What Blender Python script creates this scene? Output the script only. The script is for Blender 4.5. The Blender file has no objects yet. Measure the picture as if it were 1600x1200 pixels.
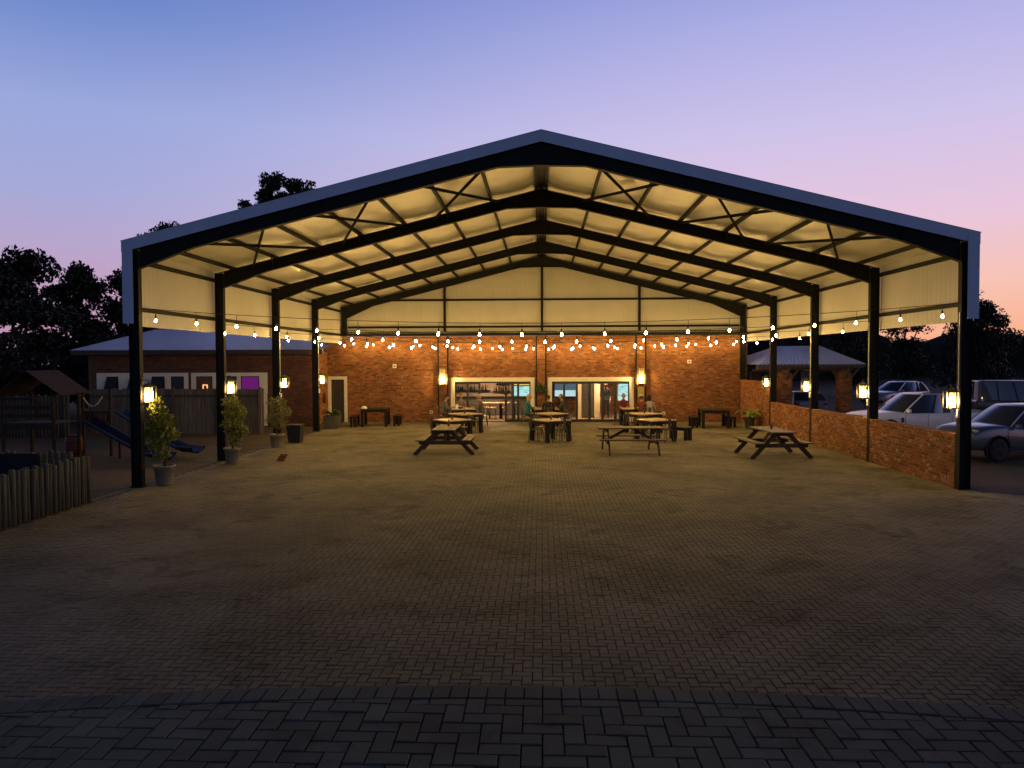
import bpy, bmesh, math, random
import numpy as np
from mathutils import Vector, Matrix
R = math.radians
random.seed(7)
rng = np.random.default_rng(11)
scene = bpy.context.scene
COL = scene.collection

# ------------------------------------------------------------------ camera, sky, exposure
cam_d = bpy.data.cameras.new('camera')
cam = bpy.data.objects.new('camera', cam_d)
COL.objects.link(cam)
CP = (0.0, -18.5245, 3.0905)
YAW, PITCH, ROLL = 0.0389, 0.0302, -0.0038
cam_d.sensor_width = 36.0
cam_d.lens = 36.0 * 1196.0 / 1600.0
cam_d.clip_start = 0.1
cam_d.clip_end = 2000
fw = Vector((-math.sin(YAW) * math.cos(PITCH), math.cos(YAW) * math.cos(PITCH), -math.sin(PITCH)))
rt = Vector((math.cos(YAW), math.sin(YAW), 0))
up = rt.cross(fw)
r2 = rt * math.cos(ROLL) + up * math.sin(ROLL)
u2 = up * math.cos(ROLL) - rt * math.sin(ROLL)
M4 = Matrix((r2, u2, -fw)).transposed().to_4x4()
M4.translation = CP
cam.matrix_world = M4
scene.camera = cam

world = bpy.data.worlds.new('World')
scene.world = world
world.use_nodes = True
wn, wl = world.node_tree.nodes, world.node_tree.links
wn.clear()


def s2l(c):
    return tuple((x / 12.92 if x <= 0.04045 else ((x + 0.055) / 1.055) ** 2.4) for x in c)


def rgb(r, g, b):
    return s2l((r / 255, g / 255, b / 255)) + (1,)


def ramp_node(nodes, stops):
    n = nodes.new('ShaderNodeValToRGB')
    e = n.color_ramp.elements
    e[0].position, e[0].color = stops[0]
    e[1].position, e[1].color = stops[-1]
    for p, c in stops[1:-1]:
        x = e.new(p)
        x.color = c
    return n


# dusk sky: elevation ramps for the side away from the afterglow and the side of it, blended by azimuth
tc = wn.new('ShaderNodeTexCoord')
sep = wn.new('ShaderNodeSeparateXYZ')
wl.new(tc.outputs['Generated'], sep.inputs[0])
SKY_AWAY = [(0.0, rgb(192, 142, 168)), (0.08, rgb(194, 158, 190)), (0.13, rgb(184, 166, 204)), (0.19, rgb(167, 170, 216)), (0.28, rgb(154, 168, 221)),
            (0.38, rgb(110, 137, 203)), (0.44, rgb(94, 121, 194)), (0.53, rgb(62, 84, 150)), (0.66, rgb(26, 36, 70)), (1.0, rgb(14, 19, 38))]
SKY_GLOW = [(0.0, rgb(252, 170, 118)), (0.09, rgb(247, 196, 182)), (0.165, rgb(232, 198, 221)), (0.27, rgb(206, 195, 234)), (0.38, rgb(174, 175, 229)),
            (0.44, rgb(150, 158, 222)), (0.53, rgb(72, 90, 154)), (0.66, rgb(27, 37, 71)), (1.0, rgb(14, 19, 38))]
ra, rb = ramp_node(wn, SKY_AWAY), ramp_node(wn, SKY_GLOW)
wl.new(sep.outputs['Z'], ra.inputs[0])
wl.new(sep.outputs['Z'], rb.inputs[0])
dot = wn.new('ShaderNodeVectorMath')
dot.operation = 'DOT_PRODUCT'
wl.new(tc.outputs['Generated'], dot.inputs[0])
dot.inputs[1].default_value = Vector((0.80, 0.60, 0)).normalized()
mr = wn.new('ShaderNodeMapRange')
mr.interpolation_type = 'SMOOTHSTEP'
mr.inputs['From Min'].default_value = 0.04
mr.inputs['From Max'].default_value = 0.80
wl.new(dot.outputs['Value'], mr.inputs['Value'])
mx = wn.new('ShaderNodeMix')
mx.data_type = 'RGBA'
wl.new(mr.outputs[0], mx.inputs['Factor'])
wl.new(ra.outputs[0], mx.inputs[6])
wl.new(rb.outputs[0], mx.inputs[7])
# the half of the sky behind the camera, opposite the afterglow, is already night blue
dot2 = wn.new('ShaderNodeVectorMath')
dot2.operation = 'DOT_PRODUCT'
wl.new(tc.outputs['Generated'], dot2.inputs[0])
dot2.inputs[1].default_value = Vector((0.45, 0.90, 0)).normalized()
mr2 = wn.new('ShaderNodeMapRange')
mr2.interpolation_type = 'SMOOTHSTEP'
mr2.inputs['From Min'].default_value = -0.9
mr2.inputs['From Max'].default_value = 0.45
mr2.inputs['To Min'].default_value = 0.0
mr2.inputs['To Max'].default_value = 1.0
wl.new(dot2.outputs['Value'], mr2.inputs['Value'])
bg = wn.new('ShaderNodeBackground')
SKY_BACK = [(0.0, rgb(116, 130, 158)), (0.20, rgb(112, 132, 172)), (0.34, rgb(76, 98, 142)), (0.50, rgb(38, 54, 88)), (0.68, rgb(22, 31, 54)), (1.0, rgb(14, 19, 38))]
rk = ramp_node(wn, SKY_BACK)
wl.new(sep.outputs['Z'], rk.inputs[0])
mxb = wn.new('ShaderNodeMix')
mxb.data_type = 'RGBA'
wl.new(mr2.outputs[0], mxb.inputs['Factor'])
wl.new(rk.outputs[0], mxb.inputs[6])
wl.new(mx.outputs[2], mxb.inputs[7])
wl.new(mxb.outputs[2], bg.inputs['Color'])
wo = wn.new('ShaderNodeOutputWorld')
wl.new(bg.outputs[0], wo.inputs[0])

scene.view_settings.view_transform = 'Standard'
scene.view_settings.look = 'None'
scene.view_settings.exposure = 0.0
scene.view_settings.gamma = 1.0
scene.view_settings.use_curve_mapping = False
scene.render.engine = 'CYCLES'
scene.cycles.use_denoising = True
scene.cycles.max_bounces = 7
scene.cycles.diffuse_bounces = 4
scene.cycles.glossy_bounces = 3
scene.cycles.transparent_max_bounces = 12
scene.cycles.sample_clamp_indirect = 6
scene.cycles.caustics_reflective = False
scene.cycles.caustics_refractive = False

WARM = (1.0, 0.63, 0.195, 1)
BULB_E = 760.0        # string-light bulbs
LANT_E = 300.0        # lantern lamps

# ------------------------------------------------------------------ materials
MATS = {}


def new_mat(name):
    m = bpy.data.materials.new(name)
    m.use_nodes = True
    MATS[name] = m
    nt = m.node_tree
    return m, nt.nodes, nt.links, nt.nodes['Principled BSDF']


def mat(name, col, rough=0.6, metal=0.0, var=0.15, scale=6.0, bump=0.0, bscale=40.0, spec=0.5, stretch=None, island=0.0, coat=0.0):
    """plain surface with mottled colour: noise variation, optional random tone per loose piece, optional fine relief"""
    m, n, l, b = new_mat(name)
    geo = n.new('ShaderNodeNewGeometry')
    tcn = n.new('ShaderNodeTexCoord')
    mp = n.new('ShaderNodeMapping')
    l.new(tcn.outputs['Object'], mp.inputs[0])
    if stretch:
        mp.inputs['Scale'].default_value = stretch
    nz = n.new('ShaderNodeTexNoise')
    nz.inputs['Scale'].default_value = scale
    nz.inputs['Detail'].default_value = 6
    l.new(mp.outputs[0], nz.inputs['Vector'])
    c = Vector(col[:3])
    lo = tuple(c * (1 - var)) + (1,)
    hi = tuple(c * (1 + var)) + (1,)
    rp = ramp_node(n, [(0.3, lo), (0.7, hi)])
    l.new(nz.outputs['Fac'], rp.inputs[0])
    out = rp.outputs[0]
    if island:
        oi = n.new('ShaderNodeObjectInfo')
        ad = n.new('ShaderNodeMath')
        ad.operation = 'ADD'
        l.new(geo.outputs['Random Per Island'], ad.inputs[0])
        l.new(oi.outputs['Random'], ad.inputs[1])
        fr = n.new('ShaderNodeMath')
        fr.operation = 'FRACT'
        l.new(ad.outputs[0], fr.inputs[0])
        r2_ = n.new('ShaderNodeMapRange')
        r2_.inputs['To Min'].default_value = 1 - island
        r2_.inputs['To Max'].default_value = 1 + island
        l.new(fr.outputs[0], r2_.inputs['Value'])
        mu = n.new('ShaderNodeVectorMath')
        mu.operation = 'SCALE'
        l.new(out, mu.inputs[0])
        l.new(r2_.outputs[0], mu.inputs['Scale'])
        out = mu.outputs[0]
    l.new(out, b.inputs['Base Color'])
    b.inputs['Roughness'].default_value = rough
    b.inputs['Metallic'].default_value = metal
    b.inputs['Specular IOR Level'].default_value = spec
    if coat:
        b.inputs['Coat Weight'].default_value = coat
        b.inputs['Coat Roughness'].default_value = 0.06
    if bump:
        n2 = n.new('ShaderNodeTexNoise')
        n2.inputs['Scale'].default_value = bscale
        n2.inputs['Detail'].default_value = 4
        l.new(mp.outputs[0], n2.inputs['Vector'])
        bp = n.new('ShaderNodeBump')
        bp.inputs['Strength'].default_value = bump
        bp.inputs['Distance'].default_value = 0.01
        l.new(n2.outputs['Fac'], bp.inputs['Height'])
        l.new(bp.outputs[0], b.inputs['Normal'])
    return m


def emit(name, col, strength):
    m, n, l, b = new_mat(name)
    n.remove(b)
    e = n.new('ShaderNodeEmission')
    e.inputs['Color'].default_value = col
    e.inputs['Strength'].default_value = strength
    l.new(e.outputs[0], n['Material Output'].inputs[0])
    return m


def glass(name, tint=(1, 1, 1, 1), trans=0.85, rough=0.03):
    m, n, l, b = new_mat(name)
    n.remove(b)
    t = n.new('ShaderNodeBsdfTransparent')
    t.inputs['Color'].default_value = tint
    g = n.new('ShaderNodeBsdfGlossy')
    g.inputs['Roughness'].default_value = rough
    x = n.new('ShaderNodeMixShader')
    fr = n.new('ShaderNodeFresnel')
    fr.inputs['IOR'].default_value = 1.45
    ma = n.new('ShaderNodeMath')
    ma.operation = 'MULTIPLY_ADD'
    ma.inputs[1].default_value = 1.0
    ma.inputs[2].default_value = 0.9 - trans
    ma.use_clamp = True
    l.new(fr.outputs[0], ma.inputs[0])
    l.new(ma.outputs[0], x.inputs[0])
    l.new(t.outputs[0], x.inputs[1])
    l.new(g.outputs[0], x.inputs[2])
    l.new(x.outputs[0], n['Material Output'].inputs[0])
    return m


def paver_mat(name, cols, stain=0.5, cool=0.0):
    m, n, l, b = new_mat(name)
    geo = n.new('ShaderNodeNewGeometry')
    oi = n.new('ShaderNodeObjectInfo')
    ad = n.new('ShaderNodeMath'); ad.operation = 'ADD'
    l.new(geo.outputs['Random Per Island'], ad.inputs[0]); l.new(oi.outputs['Random'], ad.inputs[1])
    fr = n.new('ShaderNodeMath'); fr.operation = 'FRACT'
    l.new(ad.outputs[0], fr.inputs[0])
    k = len(cols) - 1
    rp = ramp_node(n, [(i / k, c) for i, c in enumerate(cols)])
    l.new(fr.outputs[0], rp.inputs[0])
    # weathering blotches a few metres across and fine grain
    n1 = n.new('ShaderNodeTexNoise'); n1.inputs['Scale'].default_value = 0.42; n1.inputs['Detail'].default_value = 7
    n1.inputs['Roughness'].default_value = 0.62
    l.new(geo.outputs['Position'], n1.inputs['Vector'])
    m1 = n.new('ShaderNodeMapRange'); m1.inputs['From Min'].default_value = 0.36; m1.inputs['From Max'].default_value = 0.62
    m1.inputs['To Min'].default_value = 1 - stain; m1.inputs['To Max'].default_value = 1.08
    l.new(n1.outputs['Fac'], m1.inputs['Value'])
    n2 = n.new('ShaderNodeTexNoise'); n2.inputs['Scale'].default_value = 60; n2.inputs['Detail'].default_value = 5
    l.new(geo.outputs['Position'], n2.inputs['Vector'])
    m2 = n.new('ShaderNodeMapRange'); m2.inputs['To Min'].default_value = 0.72; m2.inputs['To Max'].default_value = 1.28
    l.new(n2.outputs['Fac'], m2.inputs['Value'])
    # darker oil and damp patches
    n4 = n.new('ShaderNodeTexNoise'); n4.inputs['Scale'].default_value = 0.9; n4.inputs['Detail'].default_value = 9
    n4.inputs['Roughness'].default_value = 0.7; n4.inputs['Distortion'].default_value = 0.6
    l.new(geo.outputs['Position'], n4.inputs['Vector'])
    m4 = n.new('ShaderNodeMapRange'); m4.inputs['From Min'].default_value = 0.53; m4.inputs['From Max'].default_value = 0.64
    m4.inputs['To Min'].default_value = 1.0; m4.inputs['To Max'].default_value = 1 - stain
    l.new(n4.outputs['Fac'], m4.inputs['Value'])
    m5 = n.new('ShaderNodeMath'); m5.operation = 'MULTIPLY'
    l.new(m1.outputs[0], m5.inputs[0]); l.new(m4.outputs[0], m5.inputs[1])
    mm = n.new('ShaderNodeMath'); mm.operation = 'MULTIPLY'
    l.new(m5.outputs[0], mm.inputs[0]); l.new(m2.outputs[0], mm.inputs[1])
    sc = n.new('ShaderNodeVectorMath'); sc.operation = 'SCALE'
    l.new(rp.outputs[0], sc.inputs[0]); l.new(mm.outputs[0], sc.inputs['Scale'])
    l.new(sc.outputs[0], b.inputs['Base Color'])
    b.inputs['Roughness'].default_value = 0.78
    b.inputs['Specular IOR Level'].default_value = 0.35
    bp = n.new('ShaderNodeBump'); bp.inputs['Strength'].default_value = 0.35; bp.inputs['Distance'].default_value = 0.004
    n3 = n.new('ShaderNodeTexNoise'); n3.inputs['Scale'].default_value = 150; n3.inputs['Detail'].default_value = 3
    l.new(geo.outputs['Position'], n3.inputs['Vector'])
    l.new(n3.outputs['Fac'], bp.inputs['Height']); l.new(bp.outputs[0], b.inputs['Normal'])
    return m


def brick_mat(name, smear=0.5):
    m = paver_mat(name, [(0.17, 0.061, 0.024, 1), (0.265, 0.098, 0.034, 1), (0.215, 0.079, 0.029, 1), (0.33, 0.145, 0.058, 1),
                         (0.24, 0.088, 0.031, 1), (0.12, 0.050, 0.024, 1), (0.30, 0.115, 0.042, 1)], stain=0.22)
    n, l = m.node_tree.nodes, m.node_tree.links
    b = n['Principled BSDF']
    src = b.inputs['Base Color'].links[0].from_socket
    geo = next(x for x in n if x.type == 'NEW_GEOMETRY')
    nz = n.new('ShaderNodeTexNoise'); nz.inputs['Scale'].default_value = 14; nz.inputs['Detail'].default_value = 6
    l.new(geo.outputs['Position'], nz.inputs['Vector'])
    fr2 = next(x for x in n if x.type == 'MATH' and x.operation == 'FRACT')
    k2 = n.new('ShaderNodeMath'); k2.operation = 'MULTIPLY'; k2.inputs[1].default_value = 7.31
    l.new(fr2.outputs[0], k2.inputs[0])
    k3 = n.new('ShaderNodeMath'); k3.operation = 'FRACT'
    l.new(k2.outputs[0], k3.inputs[0])
    a = n.new('ShaderNodeMath'); a.operation = 'MULTIPLY_ADD'; a.inputs[1].default_value = 0.30
    l.new(k3.outputs[0], a.inputs[0]); l.new(nz.outputs['Fac'], a.inputs[2])
    mr_ = n.new('ShaderNodeMapRange'); mr_.inputs['From Min'].default_value = 0.83 - .08 * smear; mr_.inputs['From Max'].default_value = 0.90
    mr_.inputs['To Max'].default_value = smear
    l.new(a.outputs[0], mr_.inputs['Value'])
    x = n.new('ShaderNodeMix'); x.data_type = 'RGBA'
    l.new(mr_.outputs[0], x.inputs['Factor']); l.new(src, x.inputs[6])
    x.inputs[7].default_value = (0.48, 0.42, 0.34, 1)
    l.new(x.outputs[2], b.inputs['Base Color'])
    b.inputs['Roughness'].default_value = 0.85
    b.inputs['Specular IOR Level'].default_value = 0.25
    return m


steel = mat('charcoal_steel', (0.013, 0.0135, 0.013), 0.65, var=0.2, scale=3, spec=0.13)
steel_blk = mat('black_steel', (0.012, 0.012, 0.013), 0.45, var=0.2)
clad = mat('white_cladding', (0.50, 0.482, 0.43), 0.5, var=0.035, scale=1.2, stretch=(1, 1, .3))
lining = mat('roof_insulation', (0.60, 0.575, 0.50), 0.36, metal=0.15, var=0.10, scale=1.5, spec=0.6)
roofmetal = mat('roof_metal', (0.32, 0.36, 0.46), 0.30, metal=0.0, var=0.12, scale=2, spec=0.6)
fasciam = mat('fascia_metal', (0.42, 0.53, 0.70), 0.5, var=0.06, scale=2)
brick_m = brick_mat('red_brick', 0.35)
brick_low = brick_mat('red_brick_smeared', 0.65)
brick_dimmed = paver_mat('dimmed_red_brick', [(0.085, 0.030, 0.020, 1), (0.12, 0.042, 0.024, 1), (0.10, 0.036, 0.022, 1), (0.145, 0.06, 0.036, 1), (0.07, 0.03, 0.022, 1)], stain=0.3)  # dark brick, darkened further to stand in for weak light on the outbuilding
mortar_dimmed = mat('dimmed_mortar', (0.09, 0.065, 0.048), 0.95, var=0.25, scale=8)  # mortar copy darkened to go with the dimmed outbuilding brick
mortar = mat('mortar', (0.19, 0.135, 0.09), 0.95, var=0.25, scale=8)
pav_yard = paver_mat('yard_paver', [(0.176, 0.154, 0.096, 1), (0.197, 0.172, 0.108, 1), (0.185, 0.162, 0.101, 1), (0.210, 0.183, 0.116, 1), (0.163, 0.143, 0.089, 1)], 0.5)
pav_terr = paver_mat('terrace_paver', [(0.070, 0.079, 0.050, 1), (0.100, 0.112, 0.074, 1), (0.083, 0.093, 0.060, 1), (0.114, 0.127, 0.086, 1), (0.060, 0.068, 0.044, 1)], 0.5)
jointm = mat('joint_sand', (0.022, 0.020, 0.016), 1.0, var=0.3, scale=30)
white_p = mat('white_plaster', (0.72, 0.68, 0.58), 0.7, var=0.05, scale=3)
alu = mat('dark_aluminium', (0.020, 0.019, 0.018), 0.4, var=0.15)
wood_blk = mat('black_stained_wood', (0.011, 0.0085, 0.0075), 0.65, var=0.4, scale=9, stretch=(1, .2, 1), bump=.3, spec=.25)
wood_top = mat('light_timber_top', (0.44, 0.33, 0.20), 0.35, var=0.22, scale=6, stretch=(1, .12, 1), bump=.15, bscale=30)
wood_pic = mat('picnic_timber', (0.095, 0.064, 0.036), 0.6, var=0.4, scale=8, stretch=(3, .25, 3), bump=.35, island=.2)
wood_picd = mat('picnic_frame_timber', (0.034, 0.018, 0.011), 0.65, var=0.35, scale=8, bump=.3)
wood_grey = mat('weathered_slab_wood', (0.115, 0.100, 0.076), 0.85, var=0.35, scale=5, stretch=(3, 3, .25), bump=.5, island=.25)
wood_pole = mat('treated_pole_wood', (0.062, 0.064, 0.040), 0.8, var=0.35, scale=6, stretch=(3, 3, .3), bump=.5, island=.25)
wood_gym = mat('gym_timber', (0.024, 0.012, 0.006), 0.85, var=0.35, scale=6, bump=.4, island=.2)
wood_dk = mat('dark_boarded_wood', (0.040, 0.031, 0.022), 0.6, var=0.3, scale=6, stretch=(4, 4, .3), bump=.4, island=.2)
blue_pl = mat('blue_slide_plastic', (0.006, 0.009, 0.030), 0.5, var=0.15)
red_pl = mat('red_barrel_plastic', (0.10, 0.012, 0.007), 0.5, var=0.2)
rope_m = mat('pale_rope', (0.5, 0.45, 0.36), 0.9, var=0.2, scale=40)
terra = mat('grey_pot', (0.20, 0.185, 0.13), 0.8, var=0.2, scale=10, bump=.3)
pot_blk = mat('black_pot', (0.015, 0.017, 0.02), 0.4, var=0.2)
pot_dk = mat('dark_grey_pot', (0.075, 0.066, 0.055), 0.7, var=0.2)
soil = mat('soil', (0.03, 0.02, 0.013), 1, var=0.4, scale=30)
trunk_m = mat('bark', (0.05, 0.038, 0.028), 0.9, var=0.4, scale=10, bump=.6)
stem_m = mat('shrub_stem', (0.10, 0.075, 0.045), 0.9, var=0.3, scale=10)
wire_m = mat('black_cable', (0.008, 0.008, 0.008), 0.6)
sock_m = mat('bulb_socket', (0.010, 0.010, 0.010), 0.5)
lamp_m = emit('lantern_lamp', WARM, LANT_E * 1.25)
lamp_wall_m = emit('wall_lantern_lamp', WARM, LANT_E * 2.6)
plast_w = mat('white_plastic', (0.7, 0.68, 0.62), 0.45, var=0.05)
pane_m = glass('door_glass', (0.95, 0.96, 0.95, 1), 0.86)
plaster_in = mat('pink_plaster', (0.62, 0.46, 0.34), 0.8, var=0.08, scale=2)
beige_in = mat('beige_plaster', (0.66, 0.52, 0.34), 0.8, var=0.08, scale=2)
tile_in = mat('interior_floor', (0.20, 0.13, 0.08), 0.35, var=0.2, scale=3)
dark_in = mat('bar_front', (0.06, 0.05, 0.042), 0.6, var=0.2)
metal_ch = mat('chair_gunmetal', (0.10, 0.085, 0.065), 0.35, metal=0.7, var=0.2)
seat_tan = mat('tan_leather', (0.42, 0.26, 0.13), 0.5, var=0.15)


def leaf_mat(name, c, trans=0.35, var=0.45):
    m, n, l, b = new_mat(name)
    geo = n.new('ShaderNodeNewGeometry')
    c = Vector(c)
    rp = ramp_node(n, [(0, tuple(c * (1 - var)) + (1,)), (0.6, tuple(c) + (1,)), (1, tuple(c * (1 + var)) + (1,))])
    l.new(geo.outputs['Random Per Island'], rp.inputs[0])
    l.new(rp.outputs[0], b.inputs['Base Color'])
    b.inputs['Roughness'].default_value = 0.45
    t = n.new('ShaderNodeBsdfTranslucent')
    l.new(rp.outputs[0], t.inputs['Color'])
    x = n.new('ShaderNodeMixShader'); x.inputs[0].default_value = trans
    l.new(b.outputs[0], x.inputs[1]); l.new(t.outputs[0], x.inputs[2])
    l.new(x.outputs[0], n['Material Output'].inputs[0])
    return m


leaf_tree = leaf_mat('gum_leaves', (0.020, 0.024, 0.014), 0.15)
leaf_pot = leaf_mat('ficus_leaves', (0.19, 0.22, 0.035))
leaf_olive = leaf_mat('narrow_leaves', (0.19, 0.20, 0.07))
leaf_fern = leaf_mat('fern_leaves', (0.035, 0.085, 0.022))
leaf_big = leaf_mat('broad_leaves', (0.16, 0.25, 0.05))

# ground: red-brown dirt with worn grass
gm, gn, gl, gb = new_mat('dirt_and_grass')
gg = gn.new('ShaderNodeNewGeometry')
gz = gn.new('ShaderNodeTexNoise'); gz.inputs['Scale'].default_value = 0.25; gz.inputs['Detail'].default_value = 8; gz.inputs['Roughness'].default_value = 0.65
gl.new(gg.outputs['Position'], gz.inputs['Vector'])
gr_ = ramp_node(gn, [(0.40, (0.105, 0.062, 0.034, 1)), (0.5, (0.085, 0.058, 0.03, 1)), (0.58, (0.045, 0.055, 0.018, 1)), (0.7, (0.03, 0.045, 0.014, 1))])
gl.new(gz.outputs['Fac'], gr_.inputs[0])
gz2 = gn.new('ShaderNodeTexNoise'); gz2.inputs['Scale'].default_value = 14; gz2.inputs['Detail'].default_value = 8
gl.new(gg.outputs['Position'], gz2.inputs['Vector'])
gmr = gn.new('ShaderNodeMapRange'); gmr.inputs['To Min'].default_value = 0.5; gmr.inputs['To Max'].default_value = 1.5
gl.new(gz2.outputs['Fac'], gmr.inputs['Value'])
gsc = gn.new('ShaderNodeVectorMath'); gsc.operation = 'SCALE'
gl.new(gr_.outputs[0], gsc.inputs[0]); gl.new(gmr.outputs[0], gsc.inputs['Scale'])
gl.new(gsc.outputs[0], gb.inputs['Base Color'])
gb.inputs['Roughness'].default_value = 0.95
gbp = gn.new('ShaderNodeBump'); gbp.inputs['Strength'].default_value = 0.6; gbp.inputs['Distance'].default_value = 0.03
gl.new(gz2.outputs['Fac'], gbp.inputs['Height']); gl.new(gbp.outputs[0], gb.inputs['Normal'])


# ------------------------------------------------------------------ geometry helpers
def link(o, parent=None):
    COL.objects.link(o)
    if parent is not None:
        o.parent = parent
    return o


def np_mesh(name, V, Q, m, smooth=False):
    V = np.asarray(V, dtype=np.float32).reshape(-1, 3)
    Q = np.asarray(Q, dtype=np.int32)
    me = bpy.data.meshes.new(name)
    me.vertices.add(len(V)); me.vertices.foreach_set('co', V.ravel())
    k = Q.shape[1]
    me.loops.add(Q.size); me.loops.foreach_set('vertex_index', Q.ravel())
    me.polygons.add(len(Q))
    me.polygons.foreach_set('loop_start', np.arange(0, Q.size, k, dtype=np.int32))
    me.polygons.foreach_set('use_smooth', np.full(len(Q), bool(smooth)))
    me.update(calc_edges=True)
    if m:
        me.materials.append(m)
    return me


def np_obj(name, V, Q, m, parent=None, smooth=False):
    return link(bpy.data.objects.new(name, np_mesh(name, V, Q, m, smooth)), parent)


class MB:
    def __init__(s):
        s.v, s.f, s.mi = [], [], []

    def add(s, vs, fs, mi=0):
        o = len(s.v)
        s.v += [tuple(v) for v in vs]
        s.f += [tuple(o + i for i in f) for f in fs]
        s.mi += [mi] * len(fs)
        return s

    def box(s, c, d, rz=0.0, mi=0, ch=0.0):
        cx, cy, cz = c
        hx, hy, hz = d[0] / 2, d[1] / 2, d[2] / 2
        co, si = math.cos(rz), math.sin(rz)
        P = [(x, y, z) for z in (-hz, hz) for x, y in ((-hx, -hy), (hx, -hy), (hx, hy), (-hx, hy))]
        s.add([(cx + x * co - y * si, cy + x * si + y * co, cz + z) for x, y, z in P],
              [(3, 2, 1, 0), (4, 5, 6, 7), (0, 1, 5, 4), (1, 2, 6, 5), (2, 3, 7, 6), (3, 0, 4, 7)], mi)
        return s

    def span(s, x0, x1, y0, y1, z0, z1, mi=0):
        return s.box(((x0 + x1) / 2, (y0 + y1) / 2, (z0 + z1) / 2), (x1 - x0, y1 - y0, z1 - z0), 0, mi)

    def beam(s, a, b, w, h, upv=(0, 0, 1), mi=0):
        a, b = Vector(a), Vector(b)
        d = (b - a).normalized()
        x = d.cross(Vector(upv))
        if x.length < 1e-5:
            x = d.cross(Vector((0, 1, 0)))
        x.normalize()
        y = x.cross(d)
        q = [x * sx * w / 2 + y * sy * h / 2 for sx, sy in ((-1, -1), (1, -1), (1, 1), (-1, 1))]
        s.add([a + i for i in q] + [b + i for i in q],
              [(0, 1, 2, 3), (7, 6, 5, 4), (0, 4, 5, 1), (1, 5, 6, 2), (2, 6, 7, 3), (3, 7, 4, 0)], mi)
        return s

    def tube(s, pts, r, n=8, mi=0, cap=True):
        pts = [Vector(p) for p in pts]
        rs = r if isinstance(r, (list, tuple)) else [r] * len(pts)
        rings = []
        px = None
        for i, p in enumerate(pts):
            d = (pts[min(i + 1, len(pts) - 1)] - pts[max(i - 1, 0)]).normalized()
            if px is None:
                px = d.orthogonal().normalized()
            px = (px - d * px.dot(d)).normalized()
            py = d.cross(px)
            rings.append([p + px * math.cos(2 * math.pi * k / n) * rs[i] + py * math.sin(2 * math.pi * k / n) * rs[i] for k in range(n)])
        vs = [v for q in rings for v in q]
        fs = [(i * n + k, i * n + (k + 1) % n, (i + 1) * n + (k + 1) % n, (i + 1) * n + k) for i in range(len(pts) - 1) for k in range(n)]
        if cap:
            fs += [tuple(range(n))[::-1], tuple((len(pts) - 1) * n + k for k in range(n))]
        s.add(vs, fs, mi)
        return s

    def lathe(s, prof, c=(0, 0, 0), n=16, mi=0, axis='z', cap=True):
        vs = []
        for r, z in prof:
            for k in range(n):
                a = 2 * math.pi * k / n
                p = (r * math.cos(a), r * math.sin(a), z)
                if axis == 'y':
                    p = (p[0], p[2], p[1])
                elif axis == 'x':
                    p = (p[2], p[0], p[1])
                vs.append((c[0] + p[0], c[1] + p[1], c[2] + p[2]))
        fs = [(i * n + k, i * n + (k + 1) % n, (i + 1) * n + (k + 1) % n, (i + 1) * n + k) for i in range(len(prof) - 1) for k in range(n)]
        if cap:
            fs += [tuple(range(n))[::-1], tuple((len(prof) - 1) * n + k for k in range(n))]
        s.add(vs, fs, mi)
        return s

    def prism(s, poly, a, b, plane='xz', mi=0):
        """polygon extruded between a and b along the missing axis"""
        def P(u, v, w):
            return {'xz': (u, w, v), 'yz': (w, u, v), 'xy': (u, v, w)}[plane]
        n = len(poly)
        s.add([P(u, v, a) for u, v in poly] + [P(u, v, b) for u, v in poly],
              [tuple(range(n)), tuple(range(2 * n - 1, n - 1, -1))] + [(i, n + i, n + (i + 1) % n, (i + 1) % n) for i in range(n)], mi)
        return s

    def quad(s, a, b, c, d, mi=0):
        return s.add([a, b, c, d], [(0, 1, 2, 3)], mi)

    def mesh(s, name, mats, smooth=False):
        me = bpy.data.meshes.new(name)
        me.from_pydata(s.v, [], s.f)
        for m in (mats if isinstance(mats, (list, tuple)) else [mats]):
            me.materials.append(m)
        if any(s.mi):
            me.polygons.foreach_set('material_index', s.mi)
        if smooth:
            me.polygons.foreach_set('use_smooth', [True] * len(s.f))
        bm = bmesh.new(); bm.from_mesh(me)
        bmesh.ops.recalc_face_normals(bm, faces=bm.faces)
        bm.to_mesh(me); bm.free()
        return me

    def ob(s, name, mats, parent=None, smooth=False, bevel=0.0):
        me = s.mesh(name, mats, smooth)
        if bevel:
            bm = bmesh.new(); bm.from_mesh(me)
            es = [e for e in bm.edges if len(e.link_faces) == 2 and e.calc_face_angle(0) > 0.6]
            bmesh.ops.bevel(bm, geom=es, offset=bevel, segments=1, affect='EDGES')
            bm.to_mesh(me); bm.free()
        return link(bpy.data.objects.new(name, me), parent)


def tag(o, label, cat, group=None):
    o['label'] = label
    o['category'] = cat
    if group:
        o['group'] = group
    return o


def thing(name, label, cat, loc=(0, 0, 0), rz=0.0, group=None):
    o = bpy.data.objects.new(name, None)
    COL.objects.link(o)
    o.location = loc
    o.rotation_euler = (0, 0, rz)
    return tag(o, label, cat, group)


def copy_thing(src, loc, rz, label, group=None):
    def rec(o, parent):
        c = o.copy()
        COL.objects.link(c)
        c.parent = parent
        for ch in [x for x in KIDS.get(o.name, [])]:
            rec(ch, c)
        return c
    KIDS.clear()
    for x in scene.objects:
        if x.parent:
            KIDS.setdefault(x.parent.name, []).append(x)
    c = rec(src, None)
    c.location = loc
    c.rotation_euler = (0, 0, rz)
    c['label'] = label
    if group:
        c['group'] = group
    return c


KIDS = {}


def structure(o):
    o['kind'] = 'structure'
    return o


def stuff(o):
    o['kind'] = 'stuff'
    return o


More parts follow.
